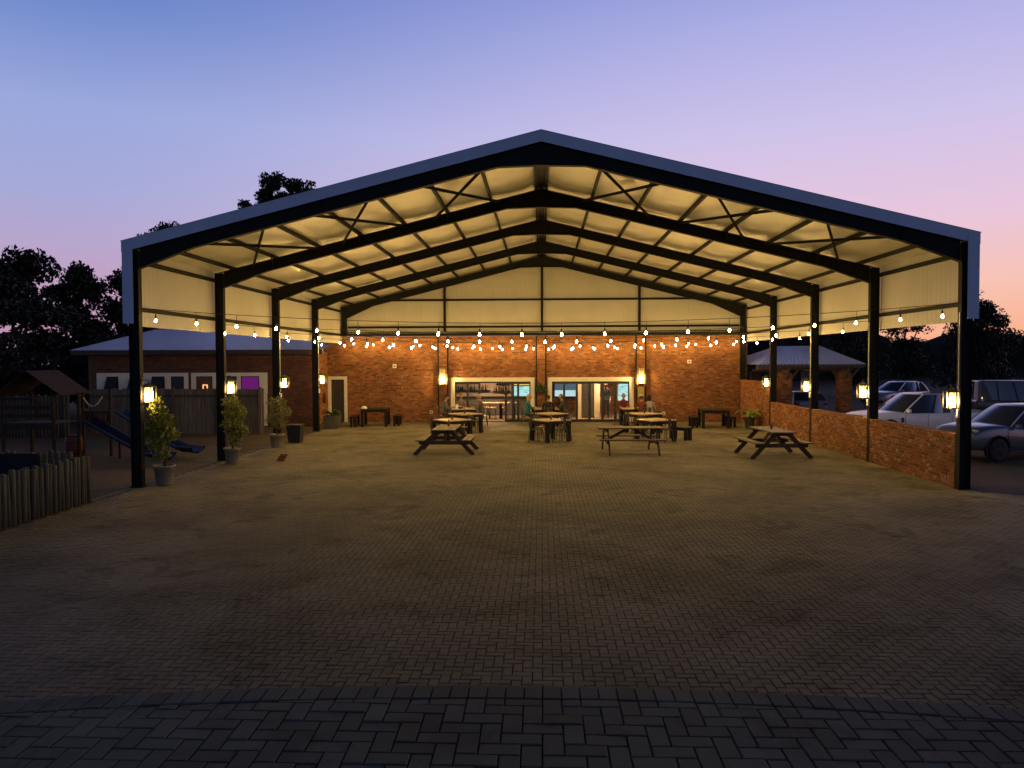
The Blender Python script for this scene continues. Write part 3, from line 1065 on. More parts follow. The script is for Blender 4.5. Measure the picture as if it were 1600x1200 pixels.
def stool(loc, lab):
    t = thing('bar_stool', lab, 'stool', loc, group='bar stools at the high table')
    MB().lathe([(.16, .56), (.18, .58), (.18, .62), (.15, .64)], n=14).ob('seat', seat_tan, t, True)
    MB().span(-.15, .15, -.17, -.14, .66, .86).ob('backrest', seat_tan, t, bevel=.02)
    for sx in (-1, 1):
        for sy in (-1, 1):
            MB().tube([(sx * .11, sy * .11, .57), (sx * .17, sy * .17, .006)], .014, 6).ob('leg', wood_pic, t)
    MB().tube([(.15 * math.cos(a), .15 * math.sin(a), .2) for a in np.linspace(0, 2 * math.pi, 13)], .008, 5, cap=False).ob('foot_ring', steel_blk, t)
    MB().beam((-.12, -.15, .6), (-.12, -.16, .7), .02, .02).beam((.12, -.15, .6), (.12, -.16, .7), .02, .02).ob('back_post', wood_pic, t)


for i, x in enumerate((-2.95, -2.6, -1.95)):
    stool((x, 22.05, 0), ['tan padded bar stool leftmost at the high table', 'tan padded bar stool between the other two at the high table', 'tan padded bar stool rightmost at the high table'][i])

# small things on the brick front
for x, z, w, h, lab, nm in ((-7.48, 2.85, .19, .2, 'small white square box high on the brick wall, left of the doors', 'alarm_box'),
                            (7.39, 3.02, .2, .18, 'small white box high on the brick wall, right of the doors', 'alarm_box'),
                            (-5.62, 0.5, .15, .16, 'white socket box low on the brick wall, left of the doors', 'socket_box'),
                            (6.12, 0.42, .15, .16, 'white socket box low on the brick wall, right of the doors', 'socket_box')):
    t = thing(nm, lab, 'wall box', (x, 20.188, z))
    MB().box((0, -.03, 0), (w, .06, h)).ob('housing', plast_w, t, bevel=.01)
    MB().lathe([(.04, -.066), (.035, -.072), (.01, -.074)], n=10, axis='y').ob('dial', steel, t)
notice_m = mat('faded_notice', (0.42, 0.36, 0.10), .6, var=.2, scale=14)
tag(MB().box((4.97, 20.052, 1.50), (.30, .018, .52)).ob('notice_board', notice_m, bevel=.004), 'faded yellow notice board on the pilaster below the right wall lantern', 'notice')
t = thing('fire_extinguisher', 'dark red fire extinguisher hung beside the boarded side door', 'fire extinguisher', (-10.83, 19.3, 1.0))
MB().lathe([(.02, .0), (.07, .02), (.075, .05), (.075, .40), (.05, .46), (.02, .48)], n=12).ob('cylinder_body', red_pl, t, True)
MB().lathe([(.02, .48), (.022, .54)], n=8).beam((0, 0, .55), (0, -.1, .56), .03, .02).ob('valve', steel_blk, t)
MB().tube([(0, -.03, .52), (.08, -.08, .42), (.085, -.06, .15)], .012, 6).ob('hose', steel_blk, t)

# ------------------------------------------------------------------ lanterns
rib_glass, rn, rl, rb_ = new_mat('amber_ribbed_glass')
rn.remove(rb_)
tr_ = rn.new('ShaderNodeBsdfTransparent'); tr_.inputs['Color'].default_value = (1, .93, .78, 1)
tl_ = rn.new('ShaderNodeBsdfTranslucent'); tl_.inputs['Color'].default_value = (.95, .80, .50, 1)
ms_ = rn.new('ShaderNodeMixShader'); ms_.inputs[0].default_value = 0.45
rl.new(tr_.outputs[0], ms_.inputs[1]); rl.new(tl_.outputs[0], ms_.inputs[2]); rl.new(ms_.outputs[0], rn['Material Output'].inputs[0])


def lantern(loc, s, lab):
    """square cage lantern on a bracket; s = side of the shed, the bracket runs back to the column"""
    t = thing('column_lantern', lab, 'lantern', loc, group='lanterns on the shed columns')
    w, h = 0.125, 0.39
    b = MB()
    for z in (0, h):
        for sx, sy, lx, ly in ((0, -1, 2 * w, .018), (0, 1, 2 * w, .018), (-1, 0, .018, 2 * w - .02), (1, 0, .018, 2 * w - .02)):
            b.box((sx * w, sy * w, z), (lx, ly, .02))
    for sx in (-1, 1):
        for sy in (-1, 1):
            b.box((sx * w, sy * w, h / 2), (.018, .018, h - .021))
    b.box((0, -w, h / 2), (.010, .010, h - .021))
    b.box((0, 0, 0), (2 * w - .02, .03, .012))
    b.lathe([(.16, h + .011), (.09, h + .07), (.02, h + .09)], n=4)
    b.ob('cage', steel_blk, t)
    g = MB()
    n = 12
    g.lathe([(.095, .015), (.095, h - .015)], n=n, cap=False)
    g.ob('glass', rib_glass, t)
    MB().lathe([(.02, .07), (.042, .10), (.055, .16), (.045, .21), (.02, .24)], n=10).ob('lamp', lamp_m, t, True)
    MB().lathe([(.022, .24), (.022, h - .012)], n=8).ob('lamp_holder', sock_m, t)
    MB().beam((0, 0, h + .09), (0, 0, h + .17), .02, .02).beam((0, 0, h + .16), (s * .155, 0, h + .16), .02, .02).box((s * .155, 0, h + .13), (.012, .08, .16)).ob('bracket', steel_blk, t)
    return t


posw = ['at the open front', 'second from the front', 'third from the front', 'nearest the brick building']
for i, y in enumerate(FRAMES[:4]):
    lantern((-9.70, y, 2.10), -1, 'glowing cage lantern on the left row of columns, ' + posw[i])
    lantern((9.70, y, 1.93), 1, 'glowing cage lantern on the right row of columns, ' + posw[i])

for x, lab in ((-5.0, 'tall glowing wall lantern on the pilaster left of the glass openings'), (4.97, 'tall glowing wall lantern on the pilaster above the yellow notice')):
    t = thing('wall_lantern', lab, 'lantern', (x, 20.07, 1.93), group='tall wall lanterns on the pilasters')
    b = MB()
    b.box((0, .0, .40), (.26, .02, .82))
    b.box((0, -.10, 0.0), (.26, .18, .025)); b.box((0, -.10, .80), (.28, .20, .03))
    b.ob('backplate', pot_dk, t)
    b = MB()
    for sx in (-1, 1):
        b.box((sx * .12, -.18, .40), (.02, .02, .77))
    b.ob('cage', white_p, t)
    MB().span(-.108, .108, -.186, -.182, .02, .78).ob('glass', rib_glass, t)
    MB().lathe([(.025, .08), (.045, .11), (.055, .19), (.045, .27), (.02, .32)], c=(0, -.10, 0), n=10).ob('lamp', lamp_wall_m, t, True)
    MB().lathe([(.024, .32), (.03, .70)], c=(0, -.10, 0), n=8).ob('lamp_holder', sock_m, t)

# ------------------------------------------------------------------ festoon strings
ROW_E = [0.32, 0.8, 1.2, 1.5, 1.05]
bulb_ms = [emit('bulb_light', WARM, BULB_E * k) for k in ROW_E]
bulb_mes = [MB().lathe([(.010, 0.0), (.018, -.015), (.026, -.034), (.028, -.048), (.022, -.066), (.008, -.076)], n=9).mesh('bulb', m_, True) for m_ in bulb_ms]
sock_me = MB().lathe([(.012, .10), (.022, .085), (.022, .0)], n=8).mesh('bulb_socket', sock_m, True)
cord_me = MB().lathe([(.006, .24), (.006, .10)], n=5).mesh('drop_cord', wire_m)
rows = [(0.02, 4.42, 0.42, 'across the open front, nearest of the five'), (5.02, 4.25, 0.30, 'between the second pair of columns'),
        (10.02, 4.18, 0.28, 'between the third pair of columns, middle of the five'), (15.02, 4.12, 0.25, 'between the fourth pair of columns'),
        (19.55, 4.28, 0.30, 'right against the brick front, farthest of the five')]
offs = [0.35, -.05, .3, .15, .42]
for (y, z, sag, where), off, bulb_me in zip(rows, offs, bulb_mes):
    t = thing('string_light', 'drooping string of glowing warm bulbs ' + where, 'string lights', (0, y, z), group='festoon strings across the shed')

    def zc(x, sag=sag):
        return -sag * (1 - (x / 9.85) ** 2)
    MB().tube([(x, 0, zc(x)) for x in np.linspace(-9.85, 9.85, 41)], 0.008, 5).ob('cable', wire_m, t)
    x = -9.85 + off
    while x < 9.7:
        jx = x + random.uniform(-.03, .03)
        bl = link(bpy.data.objects.new('bulb', bulb_me), t)
        bl.location = (jx, random.uniform(-.01, .01), zc(jx) - .24)
        bl.rotation_euler = (random.gauss(0, .06), random.gauss(0, .06), random.random() * 6)
        link(bpy.data.objects.new('bulb_socket', sock_me), bl)
        link(bpy.data.objects.new('drop_cord', cord_me), bl)
        x += 1.0

# ------------------------------------------------------------------ low brick walls on the right
for k, (y0, y1, h, lab) in enumerate(((0.13, 4.9, 1.30, 'low red brick wall between the two front right columns'), (5.1, 9.9, 1.29, 'low red brick wall in front of the white pickup bonnet'),
                                      (10.1, 14.9, 1.27, 'low red brick wall panel beside the pavilion pillar'), (15.1, 20.05, 2.12, 'taller red brick wall behind the broad leaved pot plant'))):
    t = thing('brick_wall', lab, 'wall', (10.0, y0, 0))
    core = MB().span(-.12, .10, 0, y1 - y0, -.05, h - .06).ob('wall_core', mortar, t)
    V, Q = frusta(bonds(0, y1 - y0, 0, h - .06), (-.12, 0, 0), (0, 1, 0), (0, 0, 1), (-1, 0, 0), ch=.004, h=.012, depth=0, hj=.003, tilt=.002)
    if k == 0:
        nb = len(V) // 12
        Vn = V.reshape(nb, 12, 3)
        shared = {}
        for q in range(nb):
            c = Vn[q].mean(0)
            me = np_mesh('brick', Vn[q] - c, FR, brick_low)
            o = link(bpy.data.objects.new('brick', me), core)
            o.location = c
    else:
        stuff(np_obj('brick', V, Q, brick_low if k < 3 else brick_m, core))
    V, Q = frusta(bonds(0, y1 - y0, 0, h - .06), (.10, 0, 0), (0, 1, 0), (0, 0, 1), (1, 0, 0), ch=.004, h=.012, depth=0, hj=.003, tilt=.002)
    stuff(np_obj('outer_brick', V, Q, brick_low, core))
    V, Q = frusta([(i * .0865 + .004, -.135, i * .0865 + .0825, .115) for i in range(int((y1 - y0) / .0865))], (0, 0, h - .06), (0, 1, 0), (1, 0, 0), (0, 0, 1), ch=.005, h=.06, depth=0, hj=.002, tilt=.001)
    stuff(np_obj('coping_brick', V, Q[:, ::-1], brick_low, t))
# ------------------------------------------------------------------ furniture


def block_table(loc, rz, lab, w=1.0, l=1.0, h=0.83, top=wood_top, grp='square block legged tables'):
    t = thing('dining_table', lab, 'table', loc, rz, grp)
    n = 6
    for i in range(n):
        x = -w / 2 + (i + .5) * w / n
        MB().box((x, 0, h - .02), (w / n - .006, l, .04)).ob('top_plank', top, t, bevel=.004)
    b = MB()
    for s_ in (-1, 1):
        b.box((0, s_ * (l / 2 - .06), h - .095), (w - .1, .04, .11)); b.box((s_ * (w / 2 - .06), 0, h - .095), (.04, l - .2, .11))
    b.ob('apron', wood_blk, t)
    for sx in (-1, 1):
        for sy in (-1, 1):
            MB().box((sx * (w / 2 - .07), sy * (l / 2 - .07), (h - .041) / 2), (.135, .135, h - .041)).ob('leg', wood_blk, t, bevel=.006)
    return t


def bench(loc, rz, lab, l=1.3, grp='dark block benches'):
    t = thing('bench', lab, 'bench', loc, rz, grp)
    for i in (-1, 1):
        MB().box((0 + i * .085, 0, .465), (.165, l, .05)).ob('seat_plank', wood_blk, t, bevel=.004)
    for s_ in (-1, 1):
        for q in (-1, 1):
            MB().box((q * .10, s_ * (l / 2 - .1), .22), (.11, .11, .44)).ob('leg', wood_blk, t, bevel=.004)
    MB().box((0, 0, .39), (.05, l - .32, .10)).ob('rail', wood_blk, t)
    return t


def sauce(loc, lab, c=red_pl):
    t = thing('sauce_bottle', lab, 'bottle', loc, group='sauce bottles on the tables')
    MB().lathe([(.035, 0), (.038, .02), (.038, .13), (.02, .17)], n=10).ob('bottle_body', c, t, True)
    MB().lathe([(.018, .17), (.018, .195), (.006, .22)], n=8).ob('cap', steel_blk, t, True)


TB = [(-3.5, 11.05, R(40), 'square timber topped table right behind the left picnic table'), (-3.35, 14.4, R(42), 'square timber topped table in the left row, middle of three'),
      (-3.75, 17.9, R(8), 'table nearest the glass in the left row, with three seated diners'), (0.32, 10.95, R(36), 'square timber topped table standing alone at the front of the middle row'),
      (0.35, 14.5, R(40), 'square timber topped table in the middle row behind the front one'), (0.15, 17.9, R(10), 'table nearest the glass in the middle row, with the man in black'),
      (4.35, 11.0, R(28), 'square timber topped table behind the side on picnic table'), (4.35, 14.4, R(36), 'square timber topped table in the right row, middle of three'),
      (4.35, 17.9, R(5), 'table nearest the glass in the right row, with the dark haired diners')]
for x, y, rz, lab in TB:
    block_table((x, y, 0), rz, lab, 1.15, 1.15)
CB = [(-8.0, 18.0, R(6), 'black stained table in the left corner by the boarded side door', 'left corner'), (7.9, 17.0, R(-4), 'black stained table in the right corner near the broad leaved plant', 'right corner')]
for x, y, rz, lab, w in CB:
    block_table((x, y, 0), rz, lab, 1.25, 1.5, .83, wood_blk, 'black stained corner tables')
bench((-8.95, 17.75, 0), R(6), 'dark bench on the left side of the left corner table')
bench((-7.0, 18.3, 0), R(6), 'dark bench on the right side of the left corner table')
bench((7.02, 17.2, 0), R(-4), 'dark bench on the left side of the right corner table', 1.2)
bench((8.75, 17.3, 0), R(-4), 'dark bench on the right side of the right corner table', 1.2)
bench((5.42, 11.6, 0), R(28), 'dark bench at the right of the table behind the side on picnic table', 1.1)


def picnic(loc, rz, lab):
    t = thing('picnic_table', lab, 'picnic table', loc, rz, 'slanted leg picnic tables')
    L, H, SH_ = 2.15, .86, .52
    for i in range(5):
        x = -.31 + i * .155
        MB().box((x, 0, H - .022), (.142, L, .044)).ob('top_plank', wood_pic, t, bevel=.005)
    for s_ in (-1, 1):
        for q in (0, 1):
            MB().box((s_ * (.68 + q * .15), 0, SH_ - .022), (.14, L, .044)).ob('seat_plank', wood_pic, t, bevel=.005)
    for yy in (-.80, .80):
        for s_ in (-1, 1):
            yo = yy + (.048 if s_ > 0 else -.048)
            MB().beam((s_ * .97, yo, 0.0), (s_ * .20, yo, H - .046), .135, .045, (0, 1, 0)).ob('leg', wood_picd, t)
        MB().box((0, yy, SH_ - .105), (1.66, .045, .12)).ob('seat_bearer', wood_picd, t)
        MB().box((0, yy, H - .095), (.72, .045, .098)).ob('top_bearer', wood_picd, t)
    for s_ in (-1, 1):
        MB().beam((0, s_ * .77, SH_ - .10), (0, s_ * .12, H - .07), .09, .045, (1, 0, 0)).ob('stay', wood_picd, t)
    return t


P1 = picnic((-3.22, 7.25, 0), R(0), 'picnic table end on to the camera at the left of the yard')
copy_thing(P1, (2.95, 7.25, 0), R(90), 'picnic table side on in the middle of the yard')
copy_thing(P1, (7.42, 6.4, 0), R(4), 'picnic table end on at the right beside the low wall')


def chair(loc, rz, lab, grp):
    t = thing('metal_chair', lab, 'chair', loc, rz, grp)
    MB().prism([(-.19, -.19), (.19, -.19), (.175, .19), (-.175, .19)], .475, .50, 'xy').ob('seat', metal_ch, t, bevel=.006)
    for sx in (-1, 1):
        for sy in (-1, 1):
            MB().tube([(sx * .165, sy * .165, .475), (sx * .185, sy * .19, .3), (sx * .215, sy * .225, 0)], [.02, .018, .014], 6).ob('leg', metal_ch, t)
    b = MB()
    for sx in (-1, 1):
        b.tube([(sx * .17, -.17, .49), (sx * .18, -.215, .70), (sx * .16, -.25, .90)], .013, 6)
    b.tube([(-.16, -.25, .90), (0, -.275, .92), (.16, -.25, .90)], .014, 6)
    b.ob('back_frame', metal_ch, t)
    MB().prism([(-.055, .50), (.055, .50), (.07, .90), (-.07, .90)], -.245, -.235, 'xz').ob('backrest', metal_ch, t)
    return t


def seat_spot(i, ang, dist):
    x, y, rz, _ = TB[i]
    a = rz + ang
    px, py = x + dist * math.cos(a), y + dist * math.sin(a)
    return (px, py, 0), a + math.pi / 2      # chair faces +y local -> towards the table


C0 = None
spots = [(0, R(0), 'left front table'), (0, R(180), 'left front table'), (0, R(90), 'left front table'), (1, R(0), 'middle table of the left row'), (1, R(180), 'middle table of the left row'),
         (3, R(-90), 'front table of the middle row'), (3, R(0), 'front table of the middle row'), (3, R(180), 'front table of the middle row'), (3, R(90), 'front table of the middle row'),
         (4, R(0), 'second table of the middle row'), (4, R(180), 'second table of the middle row'),
         (6, R(-90), 'table behind the middle picnic table'), (6, R(180), 'table behind the middle picnic table'), (6, R(90), 'table behind the middle picnic table'),
         (7, R(180), 'middle table of the right row'), (7, R(0), 'middle table of the right row'), (8, R(180), 'right row table nearest the glass')]
side_w = {0: 'right', 180: 'left', 90: 'far', -90: 'near'}
for i, a, w in spots:
    loc, rz = seat_spot(i, a, .66)
    lab = 'gunmetal chair, %s side of the %s' % (side_w[round(math.degrees(a))], w)
    grp = 'metal cafe chairs at the square tables'
    if C0 is None:
        C0 = chair(loc, rz, lab, grp)
    else:
        copy_thing(C0, loc, rz, lab, grp)
for i, lab in ((0, 'sauce bottle on the table behind the left picnic table'), (1, 'sauce bottle on the middle table of the left row'), (3, 'sauce bottle on the front table of the middle row'),
               (7, 'sauce bottle on the middle table of the right row')):
    sauce((TB[i][0] + .03, TB[i][1] - .1, .831), lab, red_pl if i != 1 else pot_blk)
sauce((-3.2, 7.6, .862), 'dark red sauce bottle on the end on picnic table at left')
sauce((7.45, 6.6, .862), 'black bottle on the picnic table beside the low wall', pot_blk)
wh = mat('white_crockery', (.75, .73, .68), .3, var=.04)
plate_me = MB().lathe([(.0, .0), (.07, .0), (.13, .016), (.132, .02), (.07, .008), (.0, .006)], n=18, cap=False).mesh('plate', wh, True)
for (x, y, z), lab in (((-3.6, 18.1, .831), 'white plate in front of the three diners at the left table'), ((4.6, 17.7, .831), 'white plate on the table of the dark haired diners')):
    o = link(bpy.data.objects.new('plate', plate_me)); o.location = (x, y, z); tag(o, lab, 'plate')
tag(MB().lathe([(.14, 0), (.155, .05), (.12, .11), (.05, .14), (.0, .145)], c=(-8.45, 17.55, .831), n=14).ob('food_dome', wh, None, True), 'white rounded food cover on the left corner table', 'food cover')
t = thing('menu_card', 'white folded menu card standing on the diners table at left', 'menu', (-4.02, 17.6, .831), R(15))
MB().beam((0, -.035, 0), (0, 0, .2), .14, .004, (0, 1, 0)).beam((0, .035, 0), (0, 0.004, .2), .14, .004, (0, 1, 0)).ob('card', wh, t)
t = thing('bread_basket', 'orange brown basket beside the menu card on the left table', 'basket', (-3.85, 17.55, .831))
MB().lathe([(.08, 0), (.12, .09), (.125, .10), (.11, .10), (.075, .015)], n=14).ob('basket_body', wood_pic, t, True)
MB().lathe([(.0, .02), (.09, .08), (.07, .13), (.0, .15)], n=10).ob('bread', seat_tan, t, True)
# ------------------------------------------------------------------ pots and plants


def leaves(name, centres, radii, n, size, m, parent, aspect=2.2, droop=0.3, soft=False):
    cs = np.array(centres, float); rs = np.array(radii, float)
    wgt = rs.prod(1) if rs.ndim == 2 else rs ** 3
    pick = rng.choice(len(cs), n, p=wgt / wgt.sum())
    d = rng.normal(size=(n, 3)); d /= np.linalg.norm(d, axis=1)[:, None]
    rad = rng.random(n) ** 0.33 if not soft else rng.random(n) ** 0.5 * 1.2
    P = cs[pick] + d * rad[:, None] * (rs[pick] if rs.ndim == 2 else rs[pick][:, None])
    ax = rng.normal(size=(n, 3)); ax[:, 2] -= droop; ax /= np.linalg.norm(ax, axis=1)[:, None]
    sd = np.cross(ax, rng.normal(size=(n, 3))); sd /= np.linalg.norm(sd, axis=1)[:, None]
    nm = np.cross(ax, sd)
    s = size * rng.uniform(.6, 1.3, n)[:, None]
    w = s / aspect
    a, bq, c, d_ = P - ax * s * .5, P + sd * w * .5 + nm * s * .08, P + ax * s * .5, P - sd * w * .5 + nm * s * .08
    V = np.stack([a, bq, c, d_], 1).reshape(-1, 3)
    o = np_obj(name, V, np.arange(4 * n).reshape(-1, 4), m, parent)
    return o


def round_pot(t, r, h, m):
    MB().lathe([(r * .72, 0), (r * .76, .02), (r * .96, h - .06), (r * 1.06, h - .055), (r * 1.08, h), (r * .95, h), (r * .90, h - .08), (r * .7, h - .09)], n=24).ob('pot', m, t, True)
    MB().lathe([(r * .9, h - .07), (.01, h - .05)], n=16).ob('soil', soil, t)


def potted(loc, lab, clumps, r, h, n, leaf, size, potm, stems, grp='potted plants along the shed columns', asp=2.0):
    t = thing('potted_plant', lab, 'potted plant', loc, group=grp)
    round_pot(t, r, h, potm)
    b = MB()
    for s_ in stems:
        b.tube(s_, [.018 - .003 * i for i in range(len(s_))], 6)
    b.ob('stem', stem_m, t, True)
    stuff(leaves('leaves', [c[:3] for c in clumps], [c[3:] for c in clumps], n, size, leaf, t, asp))
    return t


potted((-9.52, 0.35, 0), 'tall leafy potted shrub lit bright yellow beside the front left column', [(-.12, -.1, 1.98, .22, .22, .25), (-.02, -.05, 1.66, .32, .32, .24), (-.26, 0, 1.40, .30, .3, .24), (.08, .0, 1.28, .32, .3, .2), (-.22, 0, 1.0, .22, .25, .2), (-.05, 0, .74, .2, .2, .16)],
       .25, .50, 820, leaf_pot, .15, terra, [[(0, 0, .42), (.05, 0, .9), (.02, .02, 1.4), (0, 0, 1.95)], [(0, .02, .42), (-.1, 0, 1.0), (-.16, .03, 1.4)], [(.02, 0, .42), (.12, 0, .95), (.2, .02, 1.4)]])
potted((-9.42, 4.35, 0), 'tall leafy potted shrub beside the second left column', [(0, 0, 1.85, .30, .28, .24), (.1, 0, 1.55, .38, .3, .24), (0.0, 0, 1.2, .32, .3, .22), (.16, 0, 1.0, .38, .3, .2), (.1, 0, .72, .26, .25, .18)],
       .24, .48, 820, leaf_pot, .14, terra, [[(0, 0, .4), (.03, 0, .9), (.1, 0, 1.3), (.02, 0, 1.85)], [(0, 0, .4), (.15, 0, .9), (.25, 0, 1.2)]])
potted((-9.58, 8.75, 0), 'bushy narrow leaved potted shrub beside the third left column', [(0, 0, 1.62, .38, .35, .26), (.12, 0, 1.28, .42, .38, .3), (-.1, 0, 1.02, .36, .34, .26), (.1, 0, .85, .34, .3, .2)],
       .26, .48, 900, leaf_olive, .13, terra, [[(0, 0, .4), (0, 0, .9), (.05, 0, 1.5)], [(0, 0, .4), (-.1, 0, .9), (-.15, 0, 1.3)], [(0, 0, .4), (.12, 0, .8), (.25, 0, 1.2)]], asp=3.5)
t = thing('planter_box', 'black tapered planter box behind the narrow leaved shrub', 'planter', (-9.42, 10.35, 0))
MB().add([(-.22, -.22, 0), (.22, -.22, 0), (.22, .22, 0), (-.22, .22, 0), (-.27, -.27, .66), (.27, -.27, .66), (.27, .27, .66), (-.27, .27, .66)],
         [(3, 2, 1, 0), (4, 5, 6, 7), (0, 1, 5, 4), (1, 2, 6, 5), (2, 3, 7, 6), (3, 0, 4, 7)]).ob('box_body', pot_blk, t, bevel=.012)
MB().span(-.285, .285, -.285, .285, .662, .70).ob('rim', pot_blk, t, bevel=.008)
MB().span(-.23, .23, -.23, .23, .701, .705).ob('soil', soil, t)


def fern(t, z, n, l, m, wid=.11, upz=.8):
    V, Q = [], []
    for i in range(n):
        a = i * 2.399 + random.uniform(-.2, .2)
        ll_ = l * random.uniform(.65, 1.1)
        st = upz * random.uniform(.6, 1.1)
        pts = []
        for k in range(9):
            u = k / 8
            r_ = ll_ * (u * .85)
            pts.append(Vector((math.cos(a) * r_, math.sin(a) * r_, z + st * ll_ * (u * 1.5 - u * u * 1.35))))
        sdv = Vector((-math.sin(a), math.cos(a), 0))
        for k in range(8):
            w0, w1 = wid * math.sin(math.pi * (k / 8 * .9 + .08)), wid * math.sin(math.pi * ((k + 1) / 8 * .9 + .08))
            o = len(V)
            V += [pts[k], pts[k] + sdv * w0 + Vector((0, 0, -.02)), pts[k + 1] + sdv * w1 * .55, pts[k + 1]]
            Q.append((o, o + 1, o + 2, o + 3))
            o = len(V)
            V += [pts[k], pts[k + 1], pts[k + 1] - sdv * w1 * .55, pts[k] - sdv * w0 + Vector((0, 0, -.02))]
            Q.append((o, o + 1, o + 2, o + 3))
    stuff(np_obj('fronds', V, Q, m, t))


t = thing('fern_planter', 'dark square planter holding a fern in front of the boarded side door', 'planter', (-9.72, 16.6, 0))
MB().add([(-.30, -.30, 0), (.30, -.30, 0), (.30, .30, 0), (-.30, .30, 0), (-.36, -.36, .58), (.36, -.36, .58), (.36, .36, .58), (-.36, .36, .58)],
         [(3, 2, 1, 0), (4, 5, 6, 7), (0, 1, 5, 4), (1, 2, 6, 5), (2, 3, 7, 6), (3, 0, 4, 7)]).ob('box_body', pot_dk, t, bevel=.012)
fern(t, .58, 26, .72, leaf_fern, .10, .8)
t = thing('broad_leaf_plant', 'potted plant with broad pale green leaves at the right end of the brick front', 'potted plant', (9.35, 16.3, 0))
round_pot(t, .24, .46, pot_dk)
fern(t, .46, 12, .95, leaf_big, .16, 1.0)
fern(t, .40, 18, .50, leaf_fern, .09, .5)
# hanging basket between the two openings
t = thing('hanging_plant', 'round dark green hanging plant on the pilaster between the two glass openings', 'hanging plant', (-0.03, 19.86, 1.62))
MB().tube([(0, 0, .1), (0, 0, .52), (0, .19, .52)], .008, 5).ob('hook', steel_blk, t)
MB().lathe([(.05, -.16), (.14, -.1), (.17, .02), (.15, .02), (.12, -.08)], n=14).ob('basket', pot_dk, t, True)
stuff(leaves('leaves', [(0, 0, .05)], [(.30, .26, .26)], 420, .09, leaf_fern, t, 1.8))
# three loose bricks
for (x, y, z, rz), lab in (((-8.13, 4.95, .038, .12), 'loose red brick lying at the bottom of the little stack on the paving'),
                           ((-8.09, 4.97, .113, .05), 'loose red brick in the middle of the little stack on the paving'), ((-8.03, 4.96, .188, .1), 'loose red brick on top of the little stack on the paving')):
    o = MB().box((0, 0, 0), (.23, .11, .074)).ob('loose_brick', brick_m, bevel=.005)
    o.location = (x, y, z); o.rotation_euler = (0, 0, rz)
    tag(o, lab, 'brick', 'loose bricks stacked on the paving')

# ------------------------------------------------------------------ people


